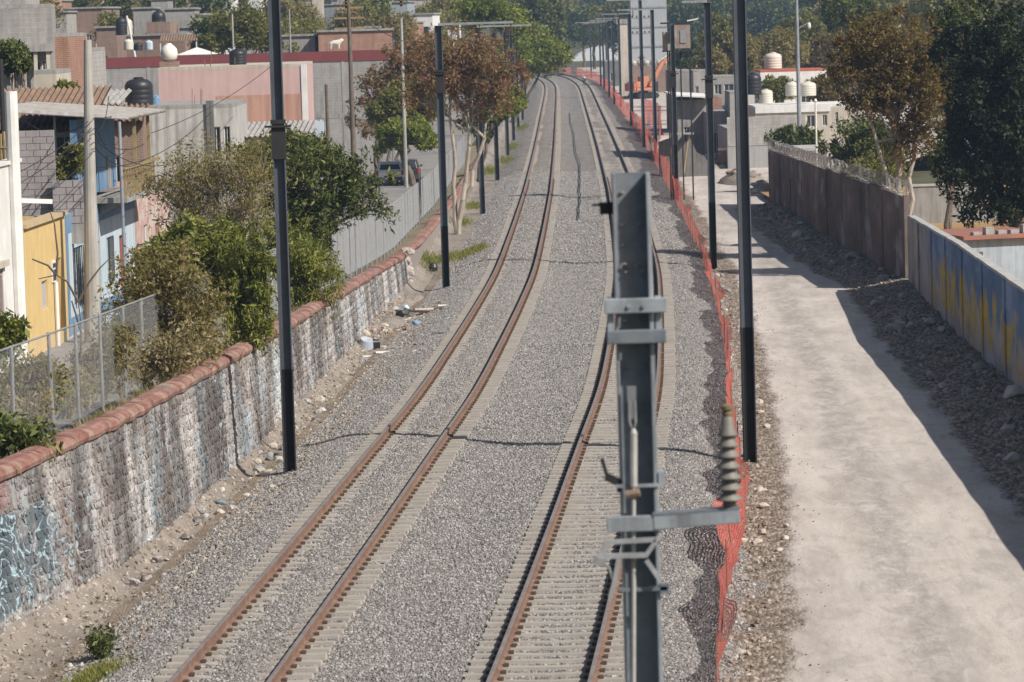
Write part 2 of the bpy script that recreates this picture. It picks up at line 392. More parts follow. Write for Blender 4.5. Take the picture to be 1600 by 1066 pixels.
# ---- loose ballast stones lying on the near bed
def gravel_nodes(name, dens, smin, smax, mat):
    g = bpy.data.node_groups.new(name, 'GeometryNodeTree')
    g.interface.new_socket('Geometry', in_out='INPUT', socket_type='NodeSocketGeometry'); g.interface.new_socket('Geometry', in_out='OUTPUT', socket_type='NodeSocketGeometry')
    N = g.nodes.new; l = g.links.new
    gi = N('NodeGroupInput'); go = N('NodeGroupOutput')
    d = N('GeometryNodeDistributePointsOnFaces'); d.inputs['Density'].default_value = dens; l(gi.outputs[0], d.inputs['Mesh'])
    ico = N('GeometryNodeMeshIcoSphere'); ico.inputs['Subdivisions'].default_value = 1; ico.inputs['Radius'].default_value = 1
    sp = N('GeometryNodeSetPosition'); l(ico.outputs[0], sp.inputs['Geometry'])
    nz = N('FunctionNodeRandomValue'); nz.data_type = 'FLOAT_VECTOR'; nz.inputs[0].default_value = (-.3,) * 3; nz.inputs[1].default_value = (.3,) * 3; l(nz.outputs[0], sp.inputs['Offset'])
    sm = N('GeometryNodeSetMaterial'); sm.inputs['Material'].default_value = mat; l(sp.outputs[0], sm.inputs['Geometry'])
    ss = N('GeometryNodeSetShadeSmooth'); ss.inputs['Shade Smooth'].default_value = False; l(sm.outputs[0], ss.inputs[0])
    ip = N('GeometryNodeInstanceOnPoints'); l(d.outputs['Points'], ip.inputs['Points']); l(ss.outputs[0], ip.inputs['Instance'])
    rr = N('FunctionNodeRandomValue'); rr.data_type = 'FLOAT_VECTOR'; rr.inputs[1].default_value = (6.28,) * 3; l(rr.outputs[0], ip.inputs['Rotation'])
    rs = N('FunctionNodeRandomValue'); rs.data_type = 'FLOAT_VECTOR'; rs.inputs[0].default_value = (smin,) * 3; rs.inputs[1].default_value = (smax,) * 3; rs.inputs['Seed'].default_value = 5
    l(rs.outputs[0], ip.inputs['Scale']); l(ip.outputs[0], go.inputs[0]); return g
def stonemat(name, *st):
    n = NT(name); oi = n.n('ShaderNodeObjectInfo')
    c = n.ramp(oi.outputs['Random'], *st); c = n.mix(n.math('MULTIPLY', n.noise(n.pos, 60, 3), .4), c, (.12, .11, .105))
    return n.col(c, .93, .15)
M_STONE = stonemat('ballast_stone', (0, (.13, .124, .12)), (.4, (.235, .222, .21)), (.75, (.32, .30, .285)), (1, (.46, .435, .41)))
M_TAN = stonemat('tan_stone', (0, (.16, .125, .095)), (.5, (.29, .235, .18)), (.85, (.38, .33, .28)), (1, (.5, .46, .42)))
def stones(name, ys, xf, zf, dens, smin, smax, mat, label):
    o = sheet(name, ys, xf, zf, mat, kind='stuff'); m = o.modifiers.new('stones', 'NODES'); m.node_group = gravel_nodes(name + '_nodes', dens, smin, smax, mat); tag(o, label, 'gravel'); return o
stones('ballast_stones', rows(46, 90, 150, 152, (.5, 1, 1)), lambda y: frange(cA(y) - 3.2, cB(y) + 3.0, 40), zbal, 210, .015, .034, M_STONE, 'loose grey crushed stones covering the railway bed')
stones('distant_ballast_stones', rows(152, 250, 251, 245, (1, 1, 1)), lambda y: frange(cA(y) - 3.2, cB(y) + 3.0, 40), zbal, 60, .022, .045, M_STONE, 'loose grey crushed stones on the farther railway bed')
stones('verge_stones', rows(52, 120, 121, 135, (1, 2, 2)), lambda y: frange(wallX(y) + .1, cA(y) - 2.2, 10), lambda x, y: max(zleft(x, y), zbal(x, y)) if x > cA(y) - 3.4 else zleft(x, y), 20, .012, .07, M_TAN, 'scattered pale stones on the soil beside the stone wall')
stones('outer_stones', rows(46, 150, 151, 180, (1, 2, 2)), lambda y: frange(cB(y) + 3.3, cB(y) + 4.3 + .3 * math.sin(y * .7), 6), zroad, 4, .01, .032, M_TAN, 'sparse small stones along the left edge of the dirt road')
stones('roadside_stones', rows(46, 150, 151, 180, (1, 2, 2)), lambda y: frange(cB(y) + 2.5, cB(y) + 3.4 + .2 * math.sin(y * 1.3), 6), zroad, 26, .015, .065, M_TAN, 'loose brown stones between the netting and the dirt road')
stones('wall_foot_stones', rows(56, 190, 191, 195, (1, 2, 2)), lambda y: frange(rwX(y) - 1.9, rwX(y) - .1, 6), zroad, 5, .02, .09, M_TAN, 'loose stones along the foot of the shaded wall')

# ================================================================== railway tracks
def rustmat():
    n = NT('rusty_rail_steel')
    c = n.ramp(n.noise(n.pos, 3.5, 7, .7), (.3, (.12, .068, .048)), (.55, (.19, .115, .082)), (.75, (.27, .19, .145)))
    n.bump(n.noise(n.pos, 60, 4), .3, .004); return n.col(c, .72, .35)
def railtop():
    n = NT('rail_head_steel')
    c = n.ramp(n.noise(n.pos, 2.5, 6, .7), (.3, (.2, .15, .125)), (.7, (.34, .3, .28)))
    return n.col(c, .45, .5, .35)
M_RUST = rustmat(); M_RTOP = railtop()
M_SLEEP = plain('sleeper_concrete', (.37, .335, .295), (.27, .242, .212), 1.8, .9, .3, 45)
M_CLIP = plain('rail_clip_iron', (.075, .05, .035), (.12, .07, .04), 9, .8, .1)
PROF = [(-.075, -.172), (.075, -.172), (.075, -.16), (.012, -.142), (.012, -.05), (.036, -.038), (.036, -.006), (.03, -.004), (-.03, -.004), (-.036, -.006), (-.036, -.038), (-.012, -.05), (-.012, -.142), (-.075, -.16)]
def slpmesh(sag):
    m = MB(); st = [(-1.27, .105, .13, .085, -.35), (-1.22, .115, .14, .1, -.178), (-.5, .11, .14, .095, -.182), (-.2, .10, .125, .085, -.19 - sag), (.2, .10, .125, .085, -.19 - sag), (.5, .11, .14, .095, -.182), (1.22, .115, .14, .1, -.178), (1.27, .105, .13, .085, -.35)]
    for x, a, b, t, z in st: m.add([(x, -b, -.42), (x, b, -.42), (x, t, z), (x, -t, z)], [])
    for i in range(len(st) - 1):
        for k in range(4): m.f.append((i * 4 + k, i * 4 + (k + 1) % 4, (i + 1) * 4 + (k + 1) % 4, (i + 1) * 4 + k))
    m.f += [(3, 2, 1, 0), (28, 29, 30, 31)]; return m
def track(name, label, cf, sag):
    t = thing(name, label, 'railway track', (0, 0, 0), 0, 'railway tracks')
    ys = rows(44, 260, 500, 764, (1.5, 3, 3))
    for sd in (-.7525, .7525):
        def off(y):
            d = Vector((cf(y + .5) - cf(y - .5), 1, 0)).normalized(); return Vector((cf(y), y, 0)) + Vector((d.y, -d.x, 0)) * sd
        path = [off(y) for y in ys]
        rl = MB().extrude(PROF, path).build('rail', M_RUST, t)
        MB().extrude([(-.032, -.004), (.032, -.004), (.029, .001), (-.029, .001)], path).build('rail_head', M_RTOP, rl)
    me = slpmesh(sag).mesh('sleeper'); me.materials.append(M_SLEEP)
    cl = MB(); far = MB(); y = 46.; k = 0; n0 = slpmesh(sag)
    while y < 755:
        sl = cf(y + .5) - cf(y - .5); a = math.atan2(-sl, 1) + R.uniform(-.012, .012)
        p = Vector((cf(y), y, R.uniform(-.012, .006)))
        if y > 52.5 and k < 300:
            o = bpy.data.objects.new('sleeper', me); COL.objects.link(o); o.parent = t; o.location = p; o.rotation_euler = (R.uniform(-.02, .02), 0, a); k += 1
            rm = Matrix.Rotation(a, 3, 'Z')
            for sd in (-.7525, .7525):
                for q in (-.115, .115): cl.obox(p + rm @ Vector((sd + q, R.uniform(-.01, .01), -.155)), .075, .12, .05, rm)
        else:
            rm = Matrix.Rotation(a, 3, 'Z'); far.add([p + rm @ Vector(q) for q in n0.v], n0.f)
        y += .6 / math.sqrt(1 + sl * sl)
    tag(cl.build('rail_clips', M_CLIP, t), kind='stuff'); tag(far.build('distant_sleepers', M_SLEEP, t), kind='stuff')
    return t
track('railway_track', 'rusty rails of the track nearest the stone wall, its sleepers half buried in gravel', cA, .03)
track('railway_track', 'track nearest the orange netting with its concrete sleepers fully showing', cB, .0)

# cable between the tracks
cab = [(890, 176), (891, 190), (894, 200), (897, 212), (898, 226), (901, 243), (906, 258), (907, 273), (905, 292), (907, 310), (904, 330), (905, 346)]
pts = [P(u, v, -.2) for u, v in cab]; cc = []
for i in range(len(pts) - 1):
    for q in range(4): cc.append(pts[i].lerp(pts[i + 1], q / 4) + Vector((R.uniform(-.04, .04), 0, .02)))
ob = MB().tube(cc, .03, 6).build('cable', plain('black_rubber', (.025, .025, .027), None, 5, .6, .1)); tag(ob, 'black cable lying loose on the ballast between the two tracks', 'cable')

# ================================================================== stone wall on the left
def wallstonemat(name, stone):
    n = NT(name); s = n.sep(n.pos)
    oi = n.n('ShaderNodeObjectInfo'); v = n.vor(n.pos, 8.5)
    rnd = n.math('FRACT', n.math('ADD', n.math('MULTIPLY', oi.outputs['Random'], 7.3), n.math('ADD', n.geo.outputs['Random Per Island'], n.math('MULTIPLY', n.sep(v.outputs['Color'])[0], .25))))
    base = n.ramp(rnd, (.0, (.085, .068, .062)), (.3, (.145, .112, .102)), (.55, (.22, .168, .15)), (.8, (.16, .148, .142)), (1., (.29, .24, .215)))
    base = n.mix(n.ramp(n.noise(n.pos, 14, 5, .75), (.45, 0.), (.7, .6)), base, (.40, .36, .33))
    if not stone: base = n.ramp(n.noise(n.pos, 5, 6, .7), (.3, (.15, .13, .118)), (.7, (.34, .31, .285)))
    wl_ = n.ramp(n.noise(n.pos, .55, 5, .6, 0, (1, .8, .6)), (.4, 0.), (.62, 1.))
    base = n.mix(n.math('MULTIPLY', wl_, n.ramp(n.noise(n.pos, 7, 4, .7), (.38, 0.), (.52, .9))), base, (.58, .56, .545))
    blue = n.ramp(n.noise(n.pos, .42, 3, .5, .5), (.54, 0.), (.64, .6)); base = n.mix(n.math('MULTIPLY', blue, n.ramp(n.noise(n.pos, 6, 3), (.4, 0.), (.55, 1.))), base, (.36, .46, .52))
    dark = n.ramp(n.noise(n.pos, .4, 4, .6, 0, (1, 1.2, .35)), (.44, 0.), (.58, .92)); base = n.mix(n.math('MULTIPLY', dark, n.ramp(n.noise(n.pos, 4, 5, .75), (.3, .35), (.6, 1.))), base, (.06, .056, .053))
    # faded scrawls further along
    sc1 = n.noise(n.comb(0., n.math('MULTIPLY', s[1], .5), s[2]), .8, 1, .4, 2.0)
    l1 = n.ramp(n.math('ABSOLUTE', n.math('SUBTRACT', n.math('FRACT', n.math('MULTIPLY', sc1, 5.)), .5)), (.04, 1.), (.09, 0.))
    pr_ = n.ramp(n.noise(n.pos, .23, 3, .5), (.5, 0.), (.56, .55))
    base = n.mix(n.math('MULTIPLY', l1, pr_), base, n.mix(n.ramp(n.noise(n.pos, .3, 2), (.45, 0.), (.55, 1.)), (.5, .52, .53), (.2, .34, .42)))
    # scrawled tag near the camera: dark teal fill with pale blue outlines
    yy = s[1]; inb = n.math('MULTIPLY', n.math('MULTIPLY', n.ramp(n.math('MULTIPLY', yy, .01), (.64, 1.), (.69, 0.)), 1.), n.ramp(n.math('MULTIPLY', n.math('ADD', s[2], 1.), .25), (.16, 0.), (.22, 1.)))
    inb = n.math('MULTIPLY', inb, n.ramp(n.math('MULTIPLY', n.math('ADD', s[2], 1.), .25), (.60, 1.), (.66, 0.)))
    w = n.noise(n.comb(0., n.math('MULTIPLY', yy, .55), s[2]), 1.1, 1, .4, 2.4)
    ln = n.ramp(n.math('ABSOLUTE', n.math('SUBTRACT', n.math('FRACT', n.math('MULTIPLY', w, 5.)), .5)), (.06, 1.), (.13, 0.))
    tagc = n.mix(ln, (.075, .105, .125), (.40, .55, .62))
    base = n.mix(n.math('MULTIPLY', n.ramp(n.math('ADD', inb, n.math('MULTIPLY', n.math('SUBTRACT', n.noise(n.pos, .9, 6, .75), .5), 3.2)), (.45, 0.), (.75, 1.)), .72), base, tagc)
    redp = n.math('MULTIPLY', n.ramp(n.math('MULTIPLY', yy, .01), (.625, 1.), (.645, 0.)), n.ramp(n.math('MULTIPLY', n.math('ADD', s[2], 1.), .25), (.62, 0.), (.68, .8))); base = n.mix(redp, base, (.34, .1, .085))
    n.bump(n.noise(n.pos, 30, 5, .7), .6, .02); return n.col(base, .93, .15)
M_WST = wallstonemat('painted_rubble_stone', True); M_WMORT = wallstonemat('painted_lime_mortar', False); M_MORT = plain('wall_mortar', (.26, .225, .205), (.13, .112, .1), 2.5, .95, .6, 25)
def copemat():
    n = NT('red_painted_coping')
    c = n.ramp(n.noise(n.pos, 1.7, 6, .65), (.32, (.155, .068, .055)), (.48, (.235, .118, .094)), (.62, (.3, .21, .17)), (.78, (.34, .29, .21)))
    s = n.sep(n.pos); j = n.math('FRACT', n.math('MULTIPLY', s[1], 1.1))
    c = n.mix(n.math('MULTIPLY', n.ramp(j, (.0, 1.), (.06, 0.)), .6), c, (.14, .08, .06))
    c = n.mix(n.math('MULTIPLY', n.ramp(n.noise(n.pos, .6, 4), (.55, 0.), (.68, 1.)), .6), c, (.2, .175, .16))
    n.bump(n.noise(n.pos, 12, 5, .7), .6, .03); return n.col(c, .85, .2)
M_COPE = copemat()
def wpt(Y, d=0, z=0.):
    sl = (wallX(Y + .5) - wallX(Y - .5)); q = Vector((1, -sl, 0)).normalized()
    return Vector((wallX(Y), Y, z)) + q * d
w = thing('stone_wall', 'rubble stone wall with red rounded coping and scrawled graffiti along the verge', 'wall', (wallX(63), 63, -.6))
ys = rows(42, 90, 148, 147.6, (1, 1.5, 1)); m = MB()
for y in ys:
    zb = -1.1; zt = wtop(y) - .12
    m.add([wpt(y, -.25, zb), wpt(y, .16, zb), wpt(y, .0, zt), wpt(y, -.4, zt)], [])
for i in range(len(ys) - 1):
    for k in range(4): m.f.append((i * 4 + k, i * 4 + (k + 1) % 4, (i + 1) * 4 + (k + 1) % 4, (i + 1) * 4 + k))
m.f += [(3, 2, 1, 0), tuple(len(m.v) - 4 + k for k in range(4))]
m.wbuild('mortar_core', M_WMORT, w)
y = 56.
while y < 147.4:
    e = min(147.6, y + R.uniform(.9, 1.35)); dx, dz, dr = R.uniform(-.018, .018), R.uniform(-.02, .012), R.uniform(-.012, .012)
    pp = [Vector((wallX(q) - .18 + dx, q, wtop(q) + dz + (q - y) * dr)) for q in (y + .008, (y + e) / 2, e - .008)]
    m = MB().extrude([(-.24, -.14), (.24, -.14), (.262, -.06), (.235, .015), (.12, .07), (-.12, .075), (-.23, .02), (-.26, -.07)], pp); m.v = [(a + hn(b_, c_, 2.9, .03), b_, c_ + hn(a, b_, 2.4, .03)) for a, b_, c_ in m.v]
    m.wbuild('coping_stone', M_COPE, w); y = e
rest = MB(); cnt = 0
def facept(y, z, out):                                    # on the battered face of the wall
    d = .16 - .16 * (z + 1.1) / (wtop(y) - .12 + 1.1); return wpt(y, d + out, z)
ny = int((147.2 - 57.5) / .24); zr = [-.95]
while zr[-1] < 2.4: zr.append(zr[-1] + R.uniform(.12, .2))
jit = {}
def node(i, j):
    if (i, j) not in jit: jit[(i, j)] = (57.5 + (i + (.5 if j % 2 else 0)) * .24 + R.uniform(-.075, .075), zr[j] + R.uniform(-.045, .045))
    return jit[(i, j)]
for i in range(ny):
    j = 0
    while j < len(zr) - 1:
        q = [node(i, j), node(i + 1, j), node(i + 1, j + 1), node(i, j + 1)]
        cy = sum(a[0] for a in q) / 4; cz = sum(a[1] for a in q) / 4; j += 1
        if cz > wtop(cy) - .2: break
        if R.random() < .05: continue                     # a stone has fallen out
        out = R.uniform(.006, .03); g = R.uniform(.008, .016)
        def ins(k): return [(cy + (a[0] - cy) * (1 - k / .1) , cz + (a[1] - cz) * (1 - k / .08)) for a in q]
        ring = []
        for a, b in zip(q, q[1:] + q[:1]):                # eight-sided outline with cut corners
            ring += [(a[0] * .78 + b[0] * .22, a[1] * .78 + b[1] * .22), (a[0] * .24 + b[0] * .76, a[1] * .24 + b[1] * .76)]
        def shr(k): return [(cy + (a[0] - cy) * k, cz + (a[1] - cz) * k) for a in ring]
        b0 = [facept(a[0], a[1], -.03) for a in shr(.93)]; b1 = [facept(a[0], a[1], out * .75) for a in shr(.88)]; b2 = [facept(a[0], a[1], out + R.uniform(-.008, .008)) for a in shr(.6)]
        fs = [(k, (k + 1) % 8, 8 + (k + 1) % 8, 8 + k) for k in range(8)] + [(8 + k, 8 + (k + 1) % 8, 16 + (k + 1) % 8, 16 + k) for k in range(8)] + [tuple(range(16, 24))]
        if cnt < 300 and cy > 58.6 and cz > -.55:
            c = facept(cy, cz, 0); m = MB().add([p - c for p in b0 + b1 + b2], fs); m.sm = False; m.build('stone', M_WST, w, c - w.location); cnt += 1
        else: rest.add(b0 + b1 + b2, fs)
tag(rest.wbuild('further_stones', M_WST, w), kind='stuff')
# broken end pier of the wall and the low kerb wall that carries on
m = MB()
for k in range(16): m.rock(wpt(147.9 + R.uniform(-.3, .5), R.uniform(-.3, .25), -.5 + k * .085), (.22, .25, .16), k, 1)
m.wbuild('end_pier', plain('pale_plastered_stone', (.42, .37, .33), (.3, .25, .22), 2, .9, .5, 20), w)
lw = thing('kerb_wall', 'low broken kerb wall with faded red top beyond the stone wall', 'wall', (wallX(170), 170, -.4))
ys = rows(149, 400, 500, 262, (3, 3, 3))
MB().extrude([(-.25, -.9), (.2, -.9), (.17, -.1), (-.22, -.1)], [Vector((wallX(y) - .15, y, wtop(y) + .05 + hn(y, 0, .3, .1))) for y in ys]).wbuild('wall', plain('grey_render', (.33, .29, .26), None, 1.5, .9, .4, 20, .4), lw)
m = MB().extrude([(-.27, -.1), (.25, -.1), (.27, -.03), (.16, .08), (-.18, .08), (-.28, -.03)], [Vector((wallX(y) - .15, y, wtop(y) + .055 + hn(y, 0, .3, .1))) for y in ys]); m.wbuild('coping', M_COPE, lw)

# ================================================================== walls on the right of the dirt road
def rwpt(Y, d=0, z=0.):
    sl = (rwX(Y + .4) - rwX(Y - .4)); q = Vector((1, -sl, 0)).normalized()
    return Vector((rwX(Y), Y, z)) + q * d
def murmat():
    n = NT('peeling_blue_mural'); s = n.sep(n.pos); n.pos = n.comb(s[0], n.math('MULTIPLY', s[1], .3), s[2])
    yn = n.noise(n.comb(0., n.math('MULTIPLY', s[1], .33), n.math('MULTIPLY', s[2], .12)), 1.6, 4, .6, .3)
    edge = n.math('ADD', n.math('MULTIPLY', s[2], .4), n.math('MULTIPLY', n.math('SUBTRACT', n.noise(n.comb(0., s[1], n.math('MULTIPLY', s[2], .15)), 2.2, 5, .7), .5), 1.1))
    plas = n.ramp(n.noise(n.pos, 1.2, 7, .7, 0, (1, 1, .3)), (.3, (.22, .20, .185)), (.6, (.38, .355, .33)), (.8, (.5, .49, .49)))
    blue = n.ramp(n.noise(n.pos, 1.1, 5, .6), (.3, (.085, .15, .27)), (.7, (.13, .215, .36)))
    fb = n.math('MULTIPLY', n.ramp(edge, (.34, 0.), (.5, 1.)), n.ramp(n.math('MULTIPLY', s[1], .005), (.60, 1.), (.635, .05)))
    c = n.mix(fb, plas, blue)
    lb = n.ramp(n.noise(n.pos, .9, 6, .7, 0, (1, 1, .6)), (.5, 0.), (.62, .6)); c = n.mix(n.math('MULTIPLY', lb, n.ramp(n.math('MULTIPLY', s[1], .005), (.60, 1.), (.64, .1))), c, (.27, .36, .50))
    w = n.math('FRACT', n.math('ADD', n.math('MULTIPLY', s[1], .3), n.math('MULTIPLY', yn, .8)))
    let = n.math('MULTIPLY', n.ramp(n.noise(n.comb(0., n.math('MULTIPLY', s[1], .5), n.math('MULTIPLY', s[2], .45)), 1.3, 3, .5, .3), (.46, 0.), (.5, 1.)), n.math('MULTIPLY', n.ramp(edge, (.09, 0.), (.17, 1.)), n.ramp(edge, (.62, 1.), (.74, 0.))))
    let = n.math('MULTIPLY', let, n.ramp(n.math('MULTIPLY', s[1], .005), (.59, 1.), (.62, 0.)))
    yel = n.ramp(n.noise(n.pos, 3, 5, .7), (.35, (.40, .27, .035)), (.6, (.46, .36, .07)), (.75, (.42, .22, .1)))
    c = n.mix(n.math('MULTIPLY', let, n.ramp(n.noise(n.pos, 4, 4, .7, 0, (1, 1, .3)), (.36, .2), (.5, .95))), c, yel)
    gr = n.ramp(n.noise(n.pos, .7, 6, .75, 0, (1, 1, .5)), (.5, 0.), (.66, .7)); c = n.mix(gr, c, (.11, .1, .095))
    n.bump(n.noise(n.pos, 9, 6, .7), .5, .03); return n.col(c, .9, .2)
def stainmat():
    n = NT('stained_precast_concrete'); sp_ = n.sep(n.pos); n.pos = n.comb(sp_[0], n.math('MULTIPLY', sp_[1], .22), sp_[2])
    c = n.ramp(n.noise(n.pos, 1.3, 7, .7, 0, (1, 1, .3)), (.3, (.1, .08, .068)), (.55, (.19, .15, .128)), (.75, (.28, .235, .21)))
    c = n.mix(n.ramp(n.noise(n.pos, .8, 6, .75, 0, (1, 1, .35)), (.42, 0.), (.66, .8)), c, (.06, .05, .045))
    c = n.mix(n.ramp(n.noise(n.pos, .7, 4, .6, 0, (1, 1.4, .5)), (.55, 0.), (.66, .7)), c, (.36, .36, .37))
    n.bump(n.noise(n.pos, 14, 5, .7), .4, .02); return n.col(c, .92, .15)
M_MUR = murmat(); M_STAIN = stainmat(); M_CONC = plain('weathered_concrete', (.36, .345, .325), (.25, .24, .225), 1.4, .9, .35, 22, .35)
M_CAP = plain('pale_wall_cap', (.46, .45, .43), (.3, .29, .27), 1.5, .9, .4, 18)
bw = thing('mural_wall', 'plastered wall with peeling blue paint and yellow lettering beside the dirt road', 'wall', (rwX(110), 110, 0))
mw_top = lin([40, 96, 112, 134], [2.75, 2.55, 2.62, 2.3])
def strip(ys, d0, d1, zb, zt, zt2=None):
    m = MB()
    for y in ys: m.add([rwpt(y, d0, zb), rwpt(y, d1, zb), rwpt(y, d1, zt(y)), rwpt(y, d0, zt(y))], [])
    for i in range(len(ys) - 1):
        for k in range(4): m.f.append((i * 4 + k, i * 4 + (k + 1) % 4, (i + 1) * 4 + (k + 1) % 4, (i + 1) * 4 + k))
    m.f += [(3, 2, 1, 0), tuple(len(m.v) - 4 + k for k in range(4))]; return m
strip(rows(44, 134, 135, 133, (1.5, 1, 1)), 0, .18, -.7, mw_top).wbuild('wall', M_MUR, bw)
m = MB(); ys = rows(44, 134, 135, 133, (1.1, 1, 1))
for y in ys:
    h = mw_top(y) + hn(y, 5, .7, .02); m.add([rwpt(y, -.04, h), rwpt(y, .22, h), rwpt(y, .21, h + .07), rwpt(y, -.03, h + .07)], [])
for i in range(len(ys) - 1):
    for k in range(4): m.f.append((i * 4 + k, i * 4 + (k + 1) % 4, (i + 1) * 4 + (k + 1) % 4, (i + 1) * 4 + k))
m.f += [(3, 2, 1, 0)]; m.wbuild('coping', M_CAP, bw)
for y in frange(50, 128, 14): strip([y, y + .3], -.05, .2, -.7, lambda q: mw_top(q) - .01).wbuild('pilaster', M_MUR, bw)
pw = thing('panel_wall', 'tall stained concrete panel wall topped with razor wire', 'wall', (rwX(165), 165, 0))
ptop = lin([134, 150, 197], [2.95, 2.95, 2.5])
for y0 in np.arange(135, 198, 7.0):
    d = R.uniform(-.015, .015)
    strip([y0 + .13, y0 + 6.87], .02 + d, .13 + d, -.6, lambda q: ptop(q) + R.uniform(-.03, .03)).wbuild('panel', M_STAIN, pw)
    strip([y0 - .13, y0 + .13], -.012, .2, -.6, lambda q: ptop(q) + .06).wbuild('post', M_STAIN, pw)
strip([197.95, 198.2], -.05, .2, -.6, lambda q: ptop(q) + .06).wbuild('post', M_STAIN, pw)
pts = []; y = 135.
while y < 198:
    a = y * 2 * math.pi / .42; pts.append(rwpt(y, .08 + .24 * math.cos(a), ptop(y) + .3 + .24 * math.sin(a) + hn(y, 2, .9, .06))); y += .42 / 9
m = MB().tube(pts, .0105, 3, False)
for y in np.arange(135, 198, 3.0): m.bar(rwpt(y, .1, ptop(y)), rwpt(y, .1, ptop(y) + .6), .04)
ob = m.build('razor_wire', plain('galvanised_wire', (.3, .3, .3), (.2, .18, .16), 6, .5, .1, 40, 0, .4, .5)); tag(ob, 'coils of razor wire running along the stained panel wall', 'razor wire')
# ================================================================== catenary poles
M_STEEL = plain('dark_painted_steel', (.095, .112, .135), (.06, .07, .085), 2.2, .55, .15, 30, .35, .4, .1)
M_STEELB = plain('tarred_pole_foot', (.022, .022, .025), (.035, .032, .03), 3, .6, .2, 25)
M_GALV = plain('galvanised_steel', (.36, .38, .41), (.26, .27, .29), 3, .5, .15, 30, .2, .4, .3)
def hbeam(z0, z1, w=.28, d=.28, t=.024, wt=.016):
    m = MB(); m.box(-w / 2, -w / 2 + t, -d / 2, d / 2, z0, z1); m.box(w / 2 - t, w / 2, -d / 2, d / 2, z0, z1); m.box(-w / 2 + t, w / 2 - t, -wt / 2, wt / 2, z0, z1); return m
def mast(name, label, u, v, h, side, group, arm=2.9, collar=None, zb=-.35, foot=2.2, wid=.28, ins=True):
    b = P(u, v, zb); t = thing(name, label, 'pole', (b.x, b.y, zb), R.uniform(-.05, .05), group); h -= zb
    hbeam(-.4, h, wid, wid).build('post', M_STEEL, t, bev=.004)
    if foot: hbeam(-.41, foot, wid + .006, wid + .006).build('painted_foot', M_STEELB, t)
    if arm:
        a = MB(); a.box(0 if side > 0 else -arm, arm if side > 0 else 0, -.04, .04, h, h + .09); a.box(-.2, .2, -.18, .18, h - .012, h + .001); a.build('arm', M_GALV, t)
        if ins:
            for q in (.55, .97):
                m = MB(); x = side * arm * q
                m.tube([(x, 0, h + .001), (x, 0, h - .5)], .025, 6)
                for k in range(5): m.lathe((x, 0, h - .16 - k * .075), [(.03, 0), (.075, .012), (.03, .045)], 10)
                m.build('insulator', M_CLIP, t)
    if collar:
        m = MB(); m.box(-wid / 2 - .03, wid / 2 + .03, -wid / 2 - .03, wid / 2 + .03, collar - .05, collar + .05); m.box(-wid / 2 - .02, wid / 2 + .02, -wid / 2 - .02, wid / 2 + .02, collar - .85, collar - .12)
        m.bar((-.3, -.2, collar - .1), (.3, -.2, collar - .1), .05); m.build('collar', M_STEELB, t)
    return t
GL = 'steel masts left of the tracks'; GR = 'steel masts between the netting and the dirt road'
mast('catenary_mast', 'nearest steel mast on the left, standing by the stone wall', 453, 725, 10.6, 1, GL, 3.0, 7.9)
mast('catenary_mast', 'second steel mast on the left, its foot in yellow grass', 697, 442, 9.6, 1, GL, 2.9, 8.2)
for i, (u, v, h) in enumerate([(754, 328, 9.4), (777, 277, 9.2), (793, 238, 9), (802.5, 215, 9), (809.6, 196, 9), (816.5, 184, 9), (821, 167, 9)]):
    mast('catenary_mast', ['third', 'fourth', 'fifth', 'sixth', 'seventh', 'eighth', 'ninth'][i] + ' steel mast from the camera in the left row', u, v, h, 1, GL, 2.9 if i < 1 or i > 4 else 0, 7.5 if i < 2 else None, foot=1.2 if i < 2 else 0)
mast('catenary_mast', 'nearest steel mast on the right, beside the dirt road', 1172, 718, 11.0, -1, GR, 3.0, None, foot=3.0)
mast('catenary_mast', 'second steel mast on the right, behind the red netting', 1115, 418, 10.2, -1, GR, 1.0, 7.6, foot=2.6, ins=False)
for i, (u, v, h) in enumerate([(1057, 312, 9.3), (1024.5, 238, 10.2), (1006, 229, 11), (987.5, 195, 10), (970, 167, 9.6), (960, 162, 9.4), (952, 152, 9.2), (944, 139, 9), (939, 135, 9), (924, 121, 9)]):
    mast('catenary_mast', ['third', 'fourth', 'fifth', 'sixth', 'seventh', 'eighth', 'ninth', 'tenth', 'eleventh', 'farthest'][i] + ' steel mast in the row along the red netting', u, v, h, -1, GR, 2.6 if i != 0 else 0, 7 if i in (0, 2) else None, foot=3 if i < 1 else 0, wid=.36 if i == 3 else .26)
# cross arms with insulators on the fifth mast
b = P(1006, 229, -.4); t = thing('insulator_crossarm', 'double cross arm with small insulators on the right row mast', 'cross arm', (b.x, b.y - .2, 8))
for z in (.35, 1.55): MB().box(-.75, .75, -.05, .05, z, z + .1).build('arm', M_GALV, t)
for x in (-.65, -.3, .3, .65):
    for z in (.45, 1.65): MB().lathe((x, 0, z), [(.03, 0), (.07, .03), (.04, .06), (.07, .09), (.03, .16)], 8).build('insulator', M_CLIP, t)

